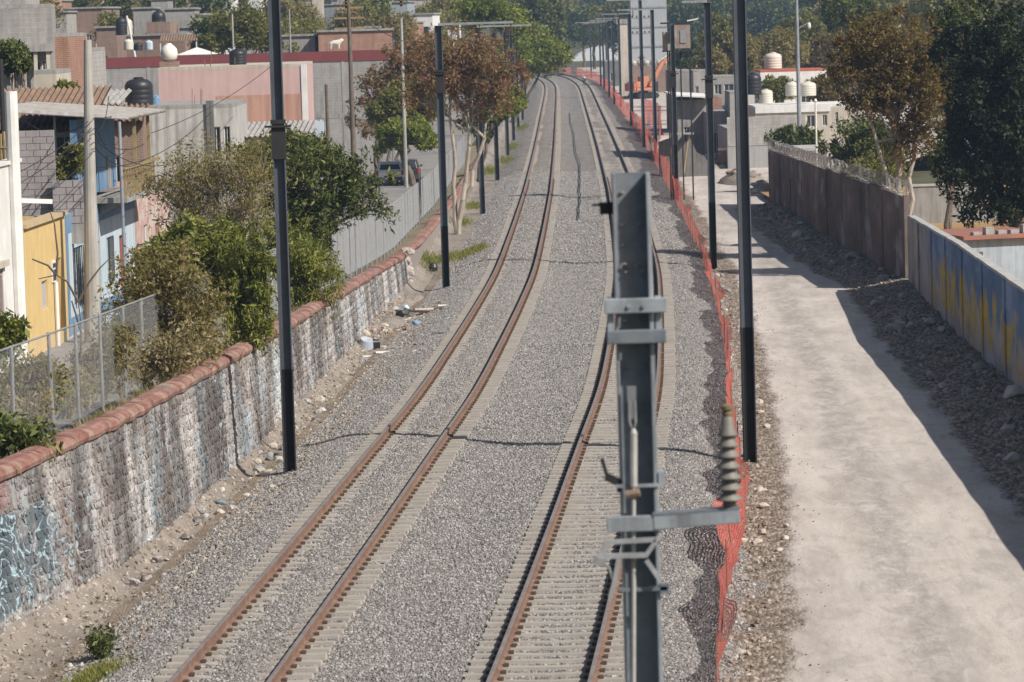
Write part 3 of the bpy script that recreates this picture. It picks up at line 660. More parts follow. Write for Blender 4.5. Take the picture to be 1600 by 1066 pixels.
# ================================================================== the near post in front of the camera
PY = 25.
def Q(u, v, y=PY): return D(u, v, y)
b = Q(983, 270); bb = Q(1006, 1066); k = ppm(PY)
t = thing('catenary_post', 'large out of focus steel post with brackets standing before the camera', 'post', (bb.x, PY, 0))
top = b.z; M_NEAR = plain('near_post_steel', (.21, .24, .28), (.1, .118, .145), 6, .5, .2, 40, .45, .4, .15, (.2, .18, .16)); M_EDGE = plain('near_post_lit_edge_zinc', (.42, .45, .49), (.24, .265, .295), 5, .45, .15, 40, .5, .4, .3)  # flanges brighter than the web: sunlit edges put into the colour
wp = .24
m = MB(); m.box(-wp / 2 + .012, wp / 2 - .022, .0, .014, -.3, top); m.build('web', M_NEAR, t)
m = MB(); m.box(-wp / 2 - .004, -wp / 2 + .012, -.12, .13, -.3, top); m.build('flange', M_EDGE, t, bev=.004)
m = MB(); m.box(wp / 2 - .022, wp / 2 + .006, -.14, .13, -.3, top); m.build('flange', M_EDGE, t, bev=.004)
def lz(v): return Q(1000, v).z
def lx(u): return (u - 1000) / k                    # sideways on the post, measured near its own axis
M_BOLT = plain('worn_bolt', (.3, .3, .31), (.13, .12, .12), 8, .5, .1)
m = MB(); m.box(-.2, .215, -.185, -.14, lz(486), lz(463)); m.build('clamp_bar', M_EDGE, t, bev=.006)
m = MB(); m.box(-.19, .205, -.20, -.14, lz(533), lz(512)); m.build('clamp_bar', M_NEAR, t, bev=.006)
MB().box(.14, .18, -.139, .0, lz(533), lz(463)).build('clamp_side', M_EDGE, t); MB().box(-.18, -.14, -.139, .0, lz(533), lz(463)).build('clamp_side', M_EDGE, t)
for zz in (418, 350, 382, 500, 575, 300):
    for x in (-.06, .05):
        MB().lathe((x, -.006, 0), [(.016, -.005), (.016, .005)], 8).build('bolt', M_BOLT, t, (0, 0, lz(zz)))
for x in (-.055, .045): MB().tube([(x - .03, -.03, lz(418)), (x - .022, -.03, lz(418) + .022), (x, -.03, lz(418) + .03), (x + .022, -.03, lz(418) + .022), (x + .03, -.03, lz(418)), (x + .022, -.03, lz(418) - .022), (x, -.03, lz(418) - .03)], .008, 6).build('ring_bolt', M_BOLT, t)
for x in (-.04, .06): MB().tube([(x, -.01, lz(475) + .0), (x, -.2, lz(475))], .014, 8).build('bolt', M_BOLT, t)
# stay rod with its turnbuckle
m = MB(); m.bar((-.035, -.15, lz(600)), (-.035, -.15, lz(650)), .06, .05); m.build('rod_bracket', M_NEAR, t)
m = MB(); m.tube([(-.055, -.17, lz(622)), (-.055, -.17, lz(655)), (-.03, -.17, lz(672)), (-.015, -.17, lz(655)), (-.015, -.17, lz(622))], .01, 6); m.build('shackle', M_BOLT, t)
M_ROD = plain('pale_stay_rod', (.46, .45, .43), (.33, .31, .29), 6, .5, .1)
MB().tube([(-.03, -.17, lz(665)), (-.03, -.17, lz(672)), (-.04, -.17, lz(755))], [.012, .026, .026], 8).build('turnbuckle', M_ROD, t)
MB().tube([(-.04, -.17, lz(755)), (-.055, -.17, lz(900)), (-.085, -.17, lz(1140))], .015, 8).build('stay_rod', M_ROD, t)
m = MB(); m.tube([(-.09, -.17, lz(768)), (0.0, -.18, lz(764))], .03, 8); m.build('rod_clamp', plain('rusty_clamp', (.3, .24, .19), (.2, .12, .08), 8, .8), t)
# side hooks on the left
m = MB(); m.box(-.21, -.12, -.05, -.02, lz(333), lz(314)); m.box(-.26, -.21, -.045, -.025, lz(320), lz(316)); m.build('hook', M_STEELB, t)
m = MB(); m.bar((-.12, -.1, lz(752)), (-.22, -.1, lz(740)), .05); m.bar((-.21, -.1, lz(742)), (-.245, -.1, lz(712)), .025); m.bar((-.15, -.1, lz(745)), (-.13, -.1, lz(765)), .03); m.build('hook', M_STEELB, t)
m = MB(); m.box(-.16, .13, -.16, -.142, lz(757), lz(752)); m.box(.13, .17, -.15, 0, lz(757), lz(735)); m.build('angle_plate', M_EDGE, t)
# arm that carries the insulator
m = MB(); m.box(-.225, .165, -.21, -.16, lz(824), lz(800)); m.build('arm_seat', M_EDGE, t, bev=.006)
m = MB(); q = Matrix.Rotation(.055, 3, 'Y').inverted(); m.obox((.375, -.19, lz(808)), .58, .05, .095, Matrix.Rotation(-.05, 3, 'Y')); ar = m.build('insulator_arm', M_EDGE, t, bev=.006)
m = MB(); m.obox((.375, -.168, lz(808) + .055), .585, .1, .016, Matrix.Rotation(-.05, 3, 'Y')); m.build('arm_flange', M_NEAR, t)
m = MB(); z0 = lz(793); x = (1140 - 1000) / k
M_POR = plain('brown_grey_porcelain', (.2, .185, .16), (.12, .11, .1), 8, .6, .1, 30, 0, .5)
pr = [(.045, -.02), (.045, .05)]
for i in range(7):
    zz = .07 + i * .072; r = .092 - i * .004; pr += [(.04, zz), (r, zz - .014), (r, zz - .006), (.05, zz + .026)]
pr += [(.04, .6), (.03, .62)]
m.lathe((0, 0, 0), pr, 20); m.sm = True; m.build('insulator', M_POR, t, (x, -.17, z0))
m = MB().lathe((0, 0, 0), [(.032, .615), (.036, .64), (.028, .655), (.045, .665), (.045, .69), (.02, .70)], 14); m.build('insulator_cap', plain('ochre_cap', (.2, .15, .08), (.14, .11, .07), 9, .6), t, (x, -.17, z0))
# welded strut frame below the arm
M_STRUT = plain('light_strut_steel', (.42, .43, .45), (.25, .25, .26), 8, .5, .15, 40, .2, .4, .2)
def S3(u, v, y=-.22): p = Q(u, v); return (p.x - bb.x, y, p.z)
for a, bq, wd in [((952, 840), (1022, 836), .03), ((938, 862), (1010, 860), .032), ((1006, 862), (1030, 828), .03), ((1008, 868), (1030, 900), .03), ((966, 860), (958, 905), .03), ((950, 838), (934, 866), .04)]:
    MB().bar(S3(*a), S3(*bq), wd).build('strut', M_STRUT, t)
MB().bar(S3(958, 905), S3(952, 925), .03).build('strut', M_STRUT, t)
MB().bar(S3(926, 868), S3(944, 872), .05).build('strut_foot', M_BOLT, t)
MB().tube([S3(938, 868), S3(950, 880), S3(956, 900)], .01, 6).build('wire_tail', M_BOLT, t)
m = MB(); m.box(-.16, .17, -.17, -.145, lz(918), lz(912)); m.box(.12, .18, -.17, -.14, lz(923), lz(908)); m.build('lower_clamp', M_NEAR, t)

# ================================================================== orange safety netting
def netmat():
    n = NT('orange_plastic_netting')
    a = n.n('ShaderNodeAttribute', attribute_name='len').outputs['Fac']; h = n.n('ShaderNodeAttribute', attribute_name='hgt').outputs['Fac']
    g1 = n.math('ABSOLUTE', n.math('SUBTRACT', n.math('FRACT', n.math('MULTIPLY', a, 14.)), .5)); g2 = n.math('ABSOLUTE', n.math('SUBTRACT', n.math('FRACT', n.math('MULTIPLY', h, 18.)), .5))
    f = n.math('MAXIMUM', n.math('GREATER_THAN', g1, .3), n.math('GREATER_THAN', g2, .27))
    c = n.ramp(n.noise(n.pos, 1.4, 4), (.3, (.6, .1, .075)), (.7, (.68, .2, .15)))
    n.col(c, .5, .3)
    tl = n.n('ShaderNodeBsdfTranslucent'); n.L(c, tl.inputs[0]); m1 = n.n('ShaderNodeMixShader'); m1.inputs[0].default_value = .35; n.L(n.b.outputs[0], m1.inputs[1]); n.L(tl.outputs[0], m1.inputs[2])
    tr = n.n('ShaderNodeBsdfTransparent'); ms = n.n('ShaderNodeMixShader'); n.L(f, ms.inputs[0]); n.L(tr.outputs[0], ms.inputs[1]); n.L(m1.outputs[0], ms.inputs[2]); n.L(ms.outputs[0], n.o.inputs['Surface'])
    return n.m
M_NET = netmat()
def netting(name, label, pix, h0, step=.35):
    base = [P(u, v, -.4) for u, v in pix]; pts = []
    for i in range(len(base) - 1):
        n = max(1, int((base[i + 1] - base[i]).length / (step if base[i].y < 150 else 1.2)))
        pts += [base[i].lerp(base[i + 1], q / n) for q in range(n)]
    pts.append(base[-1]); L = 0; v = []; ln = []; hg = []; NC = 6
    t = thing(name, label, 'netting', pts[0]); st = 0; stakes = []
    for i, p in enumerate(pts):
        if i: L += (p - pts[i - 1]).length
        ph = (L % 3.2) / 3.2; sag = math.sin(ph * math.pi) * .16 + hn(L, 7, .35, .16)
        slump = max(0, hn(L, 2, .13, 1.) - .05) * (.9 if p.y < 130 else .3)
        h1 = h0 * (1 if p.y < 200 else 1.75); H = max(.35, h1 - sag - slump * h0 * .6); lean = hn(L, 4, .22, .45) + hn(L, 9, .6, .12) + slump * .5 - .25 * math.exp(-((p.y - 69) / 3.5) ** 2)
        z0 = -.42
        for k in range(NC):
            q = k / (NC - 1)
            v.append((p.x + lean * q * q + hn(L * 1.0, k, .9, .07) - pts[0].x, p.y - pts[0].y + hn(L, k, .7, .05), z0 + H * q + .4 - .0)); ln.append(L); hg.append(q * h0)
        if L >= st: stakes.append((p, lean)); st += 3.2
    f = [(i * NC + k, (i + 1) * NC + k, (i + 1) * NC + k + 1, i * NC + k + 1) for i in range(len(pts) - 1) for k in range(NC - 1)]
    me = bpy.data.meshes.new('net'); me.from_pydata(v, [], f); me.shade_smooth(); me.materials.append(M_NET)
    for nm, dat in (('len', ln), ('hgt', hg)):
        at = me.attributes.new(nm, 'FLOAT', 'POINT'); at.data.foreach_set('value', dat)
    o = bpy.data.objects.new('net', me); COL.objects.link(o); o.parent = t
    for p, le in stakes[:60]: MB().tube([(p.x - pts[0].x, p.y - pts[0].y, -.3), (p.x - pts[0].x + le * .4, p.y - pts[0].y, h0 + .02)], .012, 5).build('stake', M_RUST, t)
    return t
netting('safety_netting', 'long torn red orange safety netting running along the right track', [(1119, 1080), (1120, 1040), (1128, 950), (1148, 885), (1164, 832), (1161, 780), (1152, 700), (1140, 600), (1126, 500), (1099, 405), (1063, 330), (1032, 270), (1003, 215), (964, 165), (947, 140), (930, 127), (905, 120), (880, 115.5), (850, 112.5)], .9)
netting('safety_netting', 'short piece of red orange netting behind the main run by the ruined lot', [(1003, 190), (1020, 196), (1034, 206), (1030, 222)], 1.4)

# ================================================================== buildings
M_GLASS = plain('dark_window_glass', (.03, .035, .04), (.05, .055, .06), 2, .15, .02, 10, 0, .5)
M_WHITE = plain('white_painted_render', (.74, .73, .71), (.58, .56, .53), 1.2, .85, .2, 25, .18, .25, 0, (.3, .27, .24))
M_YEL = plain('yellow_painted_render', (.64, .47, .22), (.55, .385, .165), 1.4, .85, .25, 25, .16, .25, 0, (.25, .17, .08))
M_LBLUE = plain('pale_blue_render', (.42, .52, .60), (.55, .60, .63), .9, .85, .25, 25, .25)
M_DBLUE = plain('deep_blue_paint', (.12, .22, .36), (.2, .3, .42), 1.2, .8, .2, 25, .2)
M_PINK = plain('pink_render', (.55, .385, .365), (.49, .33, .31), .7, .85, .15, 25, .12)
M_SALM = plain('salmon_render', (.5, .29, .225), (.44, .25, .19), .8, .85, .2, 25, .3)
M_CREAM = plain('cream_render', (.55, .49, .41), None, 1, .85, .2, 25, .2)
M_GBLK = blockmat('grey_blockwork', (.34, .32, .305), (.29, .275, .265), (.38, .36, .34))
M_GBLK2 = blockmat('light_blockwork', (.42, .40, .375), (.36, .34, .32), (.3, .285, .27))
M_BRICK = blockmat('orange_brickwork', (.36, .17, .11), (.29, .13, .085), (.38, .31, .26), .24, .08)
M_BROWN = blockmat('brown_brickwork', (.27, .17, .125), (.21, .13, .1), (.32, .26, .22), .24, .08)
M_RED = plain('dark_red_paint_band', (.21, .055, .055), (.17, .045, .05), 1, .7, .15, 25, .15)
M_TILE = plain('clay_roof_tile', (.27, .165, .11), (.16, .12, .09), 2, .9, .4, 18, .3)
M_TIN = plain('corrugated_tin', (.45, .44, .42), (.32, .27, .23), 1.3, .6, .2, 20, .35, .4, .2)
M_WOOD = plain('weathered_wood', (.33, .25, .13), (.22, .16, .09), 5, .9, .3, 30)
M_BROWND = plain('brown_painted_door', (.085, .045, .035), (.06, .035, .03), 3, .6, .15)
M_BLKP = plain('black_plastic_tank', (.018, .019, .023), (.03, .03, .034), 2, .45, .05, 15, 0, .4)
M_WHTP = plain('cream_plastic_tank', (.62, .58, .5), (.52, .48, .41), 2, .5, .05, 15, .1)
M_DKCONC = plain('dark_weathered_concrete', (.2, .19, .18), (.13, .125, .12), 1.5, .9, .4, 20, .45)

def cells(m, x0, x1, z0, z1, y0, y1, ops):
    xs = sorted({x0, x1, *[a for o in ops for a in o[:2]]}); zs = sorted({z0, z1, *[a for o in ops for a in o[2:4]]})
    for i in range(len(xs) - 1):
        for j in range(len(zs) - 1):
            cx, cz = (xs[i] + xs[i + 1]) / 2, (zs[j] + zs[j + 1]) / 2
            if not any(o[0] < cx < o[1] and o[2] < cz < o[3] for o in ops): m.box(xs[i], xs[i + 1], y0, y1, zs[j], zs[j + 1])
    return m
def opening(t, o, y, mat=None, frame=None, name='window', bars=2, set_=.1):
    """recessed pane, frame and glazing bars in an opening of a wall whose outer face is at local y"""
    x0, x1, z0, z1 = o[:4]; mat = mat or M_GLASS; frame = frame or M_WHITE
    p = MB().box(x0, x1, y + set_, y + set_ + .03, z0, z1).build(name, mat, t)
    f = MB(); e = min(.06, (x1 - x0) * .12)
    f.box(x0, x0 + e, y + set_ - .03, y + set_, z0, z1); f.box(x1 - e, x1, y + set_ - .03, y + set_, z0, z1); f.box(x0 + e, x1 - e, y + set_ - .03, y + set_, z1 - e, z1); f.box(x0 + e, x1 - e, y + set_ - .03, y + set_, z0, z0 + e)
    for k in range(1, bars): q = x0 + (x1 - x0) * k / bars; f.box(q - e * .3, q + e * .3, y + set_ - .028, y + set_ - .001, z0 + e, z1 - e)
    f.build('frame', frame, p); return p
def house(name, label, u0, u1, vt, Y, depth, mat, z0=-1., yaw=0, wins=(), roof='slab', rmat=None, cat='house', frame=None, over=.0, parapet=.0, wmat=None, group=None):
    """block of masonry whose front spans u0..u1 at the distance Y with its top edge on the row vt; wins in fractions of the front"""
    a = D(u0, vt, Y); b = D(u1, vt, Y); W = b.x - a.x; H = (a.z + b.z) / 2 - z0
    t = thing(name, label, cat, ((a.x + b.x) / 2, Y, z0), yaw, group)
    ops = [(-W / 2 + W * q[0], -W / 2 + W * q[1], H * q[2], H * q[3]) for q in wins]
    wl_ = cells(MB(), -W / 2, W / 2, -.5, H, 0, .18, ops); wl_.box(-W / 2, -W / 2 + .18, .18, depth, -.5, H - .004); wl_.box(W / 2 - .18, W / 2, .18, depth, -.5, H - .004); wl_.box(-W / 2 + .18, W / 2 - .18, depth - .18, depth, -.5, H - .004)
    wl_.build('wall', mat, t)
    for i, o in enumerate(ops): opening(t, o, 0, wmat, frame)
    if roof == 'slab':
        MB().box(-W / 2 - over, W / 2 + over, -over - .003, depth + over, H + .003, H + .16).build('roof', rmat or M_CONC, t)
        if parapet:
            m = MB(); e = .14
            m.box(-W / 2, W / 2, 0, e, H + .16, H + .16 + parapet); m.box(-W / 2, -W / 2 + e, e, depth, H + .16, H + .158 + parapet); m.box(W / 2 - e, W / 2, e, depth, H + .16, H + .158 + parapet); m.build('parapet', mat, t)
        for _ in range(R.randint(0, 2) * 3 if W > 2.5 else 0): q = R.uniform(-W / 2 + .2, W / 2 - .2); MB().tube([(q, .3, H + .1), (q + R.uniform(-.08, .08), .3, H + R.uniform(.5, 1.0))], .014 + Y * .00004, 4).build('rebar', M_RUST, t)
        if name == 'hill_house' and W > 4 and R.random() < .7: q = R.uniform(-W / 2 + .2, W / 2 - 2.2); MB().box(q, q + R.uniform(1, 2), depth * .4, depth * .8, H + .161, H + R.uniform(.9, 1.9)).build('roof_room', R.choice([M_GBLK, M_BROWN, M_CREAM]), t)
    elif roof == 'shed':
        corrugated(t, -W / 2 - .2, W / 2 + .2, -.25, depth, H + .05, H + .5, rmat or M_TIN)
    return t, W, H
def corrugated(t, x0, x1, y0, y1, z0, z1, mat, pitch=.22, name='roof', amp=.045):
    """ribbed sheet sloping from y0,z0 to y1,z1, ribs running up the slope"""
    n = max(4, int((x1 - x0) / pitch * 2)); m = MB(); vs = []
    for i in range(n + 1):
        x = x0 + (x1 - x0) * i / n; dz = amp if i % 2 else -amp
        for y, z in ((y0, z0), (y1, z1)): vs += [(x, y, z + dz), (x, y, z + dz - .02)]
    fs = []
    for i in range(n): a = i * 4; fs += [(a, a + 4, a + 6, a + 2), (a + 1, a + 3, a + 7, a + 5), (a, a + 1, a + 5, a + 4), (a + 2, a + 6, a + 7, a + 3)]
    m.add(vs, fs); return m.build(name, mat, t)
def tank(label, u, vb, Y, r, h, mat=None, group='rooftop water tanks', zb=None, name='water_tank'):
    p = D(u, vb, Y); t = thing(name, label, 'water tank', p, 0, group); mat = mat or M_BLKP
    pr = [(r * .96, 0), (r, .05 * h)]
    for k in range(4): z = .1 * h + k * .16 * h; pr += [(r, z), (r * .965, z + .03 * h), (r, z + .06 * h)]
    pr += [(r * .98, .76 * h), (r * .86, .86 * h), (r * .6, .93 * h), (r * .34, .95 * h)]
    m = MB().lathe((0, 0, 0), pr, 18); m.sm = True; m.build('body', mat, t)
    MB().lathe((0, 0, .945 * h), [(r * .36, 0), (r * .36, .05 * h), (r * .2, .065 * h)], 14).build('lid', mat, t); return t

# ---- street front on the left, seen at a grazing angle
F0 = Vector((D(38, 400, 99.7).x, 99.7)); F1 = Vector((D(214, 400, 122).x, 122)); FD = (F1 - F0).normalized(); FA = math.atan2(FD.y, FD.x)
def front(name, label, y0, y1, zt, mat, ops=(), depth=8, z0=1.05):
    s0 = (y0 - F0.y) / FD.y; s1 = (y1 - F0.y) / FD.y; p = F0 + FD * s0
    t = thing(name, label, 'house', (p.x, p.y, z0), FA); W = s1 - s0; H = zt - z0; W -= .02
    ops = [(a - z0 * 0, b, c - z0, d - z0) for a, b, c, d in ops]
    m = cells(MB(), 0, W, -.6, H, 0, .25, ops); m.box(0, .2, .25, depth, -.6, H - .004); m.box(W - .2, W, .25, depth, -.6, H - .004); m.box(.2, W - .2, depth - .2, depth, -.6, H - .004); m.build('wall', mat, t)
    MB().box(.02, W - .02, .26, depth - .02, H - .35, H - .2).build('roof', M_DKCONC, t)
    return t, W, H
M_GUT = plain('pale_metal_shutter', (.42, .45, .5), (.34, .36, .4), 3, .5, .1)
t, W, H = front('white_house', 'white two storey street front with a brown door at the left edge', 84, 99.6, 6.35, M_WHITE, [(10.3, 12.3, 1.15, 3.75), (5, 6.6, 2.2, 3.7)])
d = MB().box(10.45, 12.15, .14, .19, .1, 2.5).build('door', M_BROWND, t); MB().box(11.6, 11.9, .1, .14, 1.1, 1.2).build('handle', M_GALV, d)
m = MB(); m.box(10.3, 10.45, .02, .2, .1, 2.7); m.box(12.15, 12.3, .02, .2, .1, 2.7); m.box(10.45, 12.15, .02, .2, 2.5, 2.7); m.build('door_frame', plain('grey_pink_frame', (.33, .27, .26), None, 3), t)
m = MB(); m.box(10.1, 12.5, -.14, .0, 2.74, 2.9); m.build('door_cornice', M_CREAM, t); opening(t, (5, 6.6, 1.15, 2.65), 0)
m = MB(); m.box(0, W, -.06, .3, H + .003, H + .1); m.build('coping', M_WHITE, t)
m = MB(); m.tube([(13.9, -.12, 0), (13.9, -.12, 7.2)], .17, 10); m.bar((13.9, -.15, 4.35), (14.9, -.9, 4.25), .12); m.build('drain_pipe', M_WHITE, t)
t, W, H = front('yellow_house', 'low yellow house front with a small pale window and white downpipe', 99.7, 106.9, 4.55, M_YEL, [(2.7, 3.7, 2.15, 2.95), (5.35, 6.35, 1.3, 3.4)])
p = opening(t, (2.7, 3.7, 1.1, 1.9), 0, M_GUT, M_GUT)
dd = MB().box(5.4, 6.3, .15, .2, .25, 2.3).build('door', plain('ochre_plank_door', (.36, .2, .07), None, 4), t)
m = MB(); m.tube([(4.75, -.07, -.1), (4.75, -.07, 1.75)], .06, 8); m.build('downpipe', M_WHITE, t)
m = MB(); m.box(0, W, -.1, .28, H + .003, H + .12); m.build('coping', plain('flaking_yellow_coping', (.55, .4, .2), (.35, .3, .24), 3, .9, .5, 15), t)
gb = MB().box(4.45, 5.0, -.04, -.003, 1.75, 2.35).build('meter_panel', M_WHITE, t)
for i in range(2):
    for j in range(3): MB().box(4.5 + i * .25, 4.68 + i * .25, -.06, -.041, 1.8 + j * .18, 1.92 + j * .18).build('meter', M_GLASS, gb)
t, W, H = front('blue_house', 'pale blue house front with dark windows under a concrete balcony', 107.0, 121.8, 4.55, M_LBLUE, [(1.2, 3.3, 1.75, 3.5), (5.6, 6.8, 1.1, 3.4), (8.2, 9.6, 2, 3.4), (11, 12.6, 1.1, 3.3)])
for o in [(1.2, 3.3, .7, 2.45), (8.2, 9.6, .95, 2.35)]:
    p = opening(t, o, 0, None, M_LBLUE)
    for k in range(6): q = o[0] + (o[1] - o[0]) * (k + .5) / 6; MB().tube([(q, -.03, o[2]), (q, -.03, o[3])], .014, 5).build('bar', M_STEELB, p)
for o in [(5.6, 6.8, .05, 2.35), (11, 12.6, .05, 2.25)]: MB().box(o[0], o[1], .12, .17, o[2], o[3]).build('door', plain('red_brown_door', (.3, .1, .07), None, 3), t)
MB().box(0, .35, -.02, -.003, 0, H).build('blue_band', M_DBLUE, t); MB().box(0.352, W, -.02, -.003, H - .55, H).build('blue_frieze', M_DBLUE, t)
MB().box(-.0, W, -.016, -.004, 0, .5).build('skirting', M_DBLUE, t)
MB().box(6.3, W + .3, -.95, .2, H + .003, H + .17).build('balcony_slab', M_CONC, t)
for q in (6.6, 8.0, 9.4): MB().add([(q, -.8, H), (q + .2, -.8, H), (q + .2, 0, H), (q, 0, H), (q, -.02, H - .4), (q + .2, -.02, H - .4)], [(0, 1, 2, 3), (0, 4, 5, 1), (0, 3, 4), (1, 5, 2), (3, 2, 5, 4)]).build('corbel', M_CONC, t)
up = MB(); cells(up, 6.5, W, H + .171, H + 2.55, .55, .75, [(7.4, 8.5, H + .9, H + 2.1), (9.6, 10.5, H + .18, H + 2.2)]); up.build('upper_wall', M_DBLUE, t)
opening(t, (7.4, 8.5, H + .9, H + 2.1), .55); MB().box(9.6, 10.5, .68, .72, H + .18, H + 2.2).build('upper_door', M_GLASS, t)
for i in range(12): q = 6.5 + i * .62; MB().box(q, q + .07, -.9, -.84, H + .17, H + .17 + R.uniform(.8, 1.05)).build('baluster', M_WOOD, t)
MB().box(6.4, W, -.92, -.85, H + 1.0, H + 1.08).build('handrail', M_WOOD, t)
for q in (6.6, 9.9, 13.2): MB().box(q, q + .09, -.8, -.7, H + .17, H + 2.6).build('porch_post', M_WOOD, t)
corrugated(t, 6.2, W + .3, -1.1, 3.2, H + 2.58, H + 2.95, M_TIN, name='porch_roof')
MB().box(12.6, 13.3, .5, .56, H + .18, H + 1.2).build('bucket_stack', M_CONC, t)
t, W, H = front('flaking_house', 'white and red flaking house front beyond the blue house', 121.9, 131, 4.5, plain('flaking_white_red', (.62, .56, .52), (.42, .18, .13), 1.6, .9, .3, 20, .3), [(2, 3, 2, 3.3), (5, 6, 1.1, 3.2)])
opening(t, (2, 3, .95, 2.25), 0); MB().box(5, 6, .12, .17, .05, 2.15).build('door', M_BROWND, t)

# ---- bare block party walls above the yellow house, block by block
def blockpanel(name, label, u0, u1, vt, vb, Y, mat, mm):
    a = D(u0, vb, Y); b = D(u1, vt, Y); t = thing(name, label, 'wall', (a.x, Y, a.z)); W = b.x - a.x; H = b.z - a.z
    MB().box(.01, W - .01, .02, .17, -.6, H - .01).build('mortar', mm, t)
    bh = .195; n = int(H / bh + .5); me = None
    for j in range(n):
        z = j * H / n; x = -(.2 if j % 2 else 0.)
        while x < W - .02:
            x0 = max(0, x); x1 = min(W, x + .39)
            if x1 - x0 > .05:
                q = R.uniform(-.008, .008); MB().box(0, x1 - x0 - .014, 0, .15, 0, H / n - .014).build('block', mat, t, (x0 + .007, q, z + .007))
            x += .4
    return t
M_BLK1 = plain('cast_concrete_block', (.35, .315, .315), (.27, .245, .245), 2.2, .95, .5, 30, .2)
blockpanel('block_wall', 'tall bare grey block wall rising above the yellow house', 24, 84, 203, 338, 108.4, M_BLK1, M_CONC)
blockpanel('block_wall', 'lower bare block wall next to the concrete utility pole', 84, 129, 281, 350, 108.1, M_BLK1, M_CONC)

# ---- brick house with sagging tile roof behind
t, W, H = house('brick_house', 'brick house with sagging clay tile roof behind the block wall', -60, 128, 196, 121, 9, M_BROWN, 1, 0, [(.75, .95, .45, .95)], None)
corrugated(t, -W / 2 - .3, W / 2 + .4, -.7, 6, H - .05, H + 1.1, M_TILE, .2, amp=.05)
MB().box(-W / 2, W / 2, -.12, -.003, H - .42, H - .27).build('lintel', M_CREAM, t)
t, W, H = house('grey_house', 'unfinished grey block house with open upper storey at the left edge', -70, 80, 14, 152, 8, M_GBLK, 1, .1, [(.80, .86, .58, .78), (.88, .94, .58, .78)], 'slab', cat='house')
for q in (.55, .68, .8, .93): MB().box(-W / 2 + W * q, -W / 2 + W * q + .15, -.9, -.75, H * .5, H * .82).build('column', M_CREAM, t)
MB().box(-W / 2, W / 2, -1., 0, H * .82, H * .85).build('gallery_slab', M_CONC, t); MB().box(-W / 2, W / 2, -1., 0, H * .47, H * .5).build('gallery_floor', M_CONC, t)
house('brick_house', 'narrow orange brick house beside the unfinished grey house', 83, 106, 58, 156, 7, M_BRICK, 1, 0, [(.35, .6, .62, .78)], 'slab')
house('grey_house', 'small grey house carrying a black tank beside the concrete pole', 107, 142, 81, 166, 6, M_GBLK2, 0, 0)
tank('black water tank on the roof behind the concrete pole top', 119, 80, 167, .36, .8)
t, W, H = house('small_house', 'cream block parapet house below the orange brick house', 53, 88, 116, 146, 5, M_CREAM, 1, 0)
# warehouse with red band
t, W, H = house('warehouse', 'long grey block warehouse with a dark red band along its top', 108, 612, 101, 262, 14, M_GBLK, -1, 0, [], None, cat='building')
MB().box(-W / 2 + 1.1, W / 2 + .02, -.05, .16, H + .003, H + .72).build('red_band', M_RED, t)
MB().box(-W / 2 + .2, W / 2 - .2, .2, 13.7, H - .3, H - .1).build('roof', M_TIN, t)
for q in np.arange(2, W, 3.4): MB().box(-W / 2 + q, -W / 2 + q + .2, -.03, -.003, -.5, H - .01).build('pilaster', M_CONC, t)
MB().box(-W / 2, W / 2, -.02, -.002, H * .52, H * .56).build('tie_beam', M_CONC, t)
t, W, H = house('pink_building', 'plain pink building with white corner strip and salmon lower wall', 247, 470, 108, 176, 11, M_PINK, -1, 0, [], 'slab', M_CREAM, 'building')
MB().box(W / 2 - 4.0, W / 2 - .02, -.02, -.003, 0, H - 1.25).build('salmon_dado', M_SALM, t); MB().box(W / 2 + .003, W / 2 + .26, -.05, .3, 0, H + .1).build('corner_strip', M_WHITE, t)
MB().lathe((0, 0, 0), [(.05, 0), (.42, .12), (.55, .42), (.45, .75), (.22, .95), (.1, 1.0)], 16)
p = D(265, 106, 178); t = thing('water_tank', 'white round water tank on a small brick stand on the pink building', 'water tank', p, 0, 'rooftop water tanks')
m = MB().lathe((0, 0, .3), [(.2, 0), (.36, .12), (.42, .36), (.37, .6), (.2, .78), (.13, .8), (.13, .86)], 16); m.sm = True; m.build('body', plain('white_plastic_tank', (.72, .69, .64), (.6, .56, .5), 2, .5), t)
MB().box(-.45, .45, -.35, .35, -.2, .3).build('stand', M_BROWN, t)
tank('black domed tank standing on the roof of the pink building', 372, 104, 179, .42, .85)
t, W, H = house('flat_house', 'stained pale flat roofed house before the pink building', 172, 362, 171, 151, 9, plain('stained_white_render', (.52, .5, .47), (.36, .345, .33), 1, .9, .3, 20, .45), -1, 0, [(.83, .9, .72, .9), (.93, .98, .72, .9)], 'slab')
for q in (.79, .82): MB().box(-W / 2 + W * q, -W / 2 + W * q + .16, -.1, .06, H * .5, H + .3).build('stub_column', M_DKCONC, t)
for q in (.67, .69, .74, .75): MB().tube([(-W / 2 + W * q, .3, H), (-W / 2 + W * q + .03, .3, H + R.uniform(.5, .8))], .012, 5).build('rebar', M_RUST, t)
tank('large black ribbed water tank on the stained flat roof', 218, 170, 153, .58, 1.28); tank('small blue black tank beside the large black tank', 243, 171, 154, .2, .62, M_DBLUE)
t, W, H = house('shed', 'low shed with a pale corrugated sheet roof before the pink building', 352, 492, 214, 158, 6, M_CONC, -1, 0, [(.1, .3, .2, .7)], 'shed', M_TIN)
MB().box(W / 2 + .05, W / 2 + .4, -.1, .2, 0, H + .6).build('white_post', M_LBLUE, t)
t, W, H = house('shack', 'tin roofed shack under the black tank by the utility pole', 128, 178, 165, 141, 5, M_GBLK, 0, 0, [], 'shed', M_TIN, 'shack')
t, W, H = house('brick_shed', 'dark red brick shed with broken tile eaves behind the utility pole', 150, 222, 188, 136, 5, M_BROWN, 0, .05, [(.3, .5, .5, .8)], None)
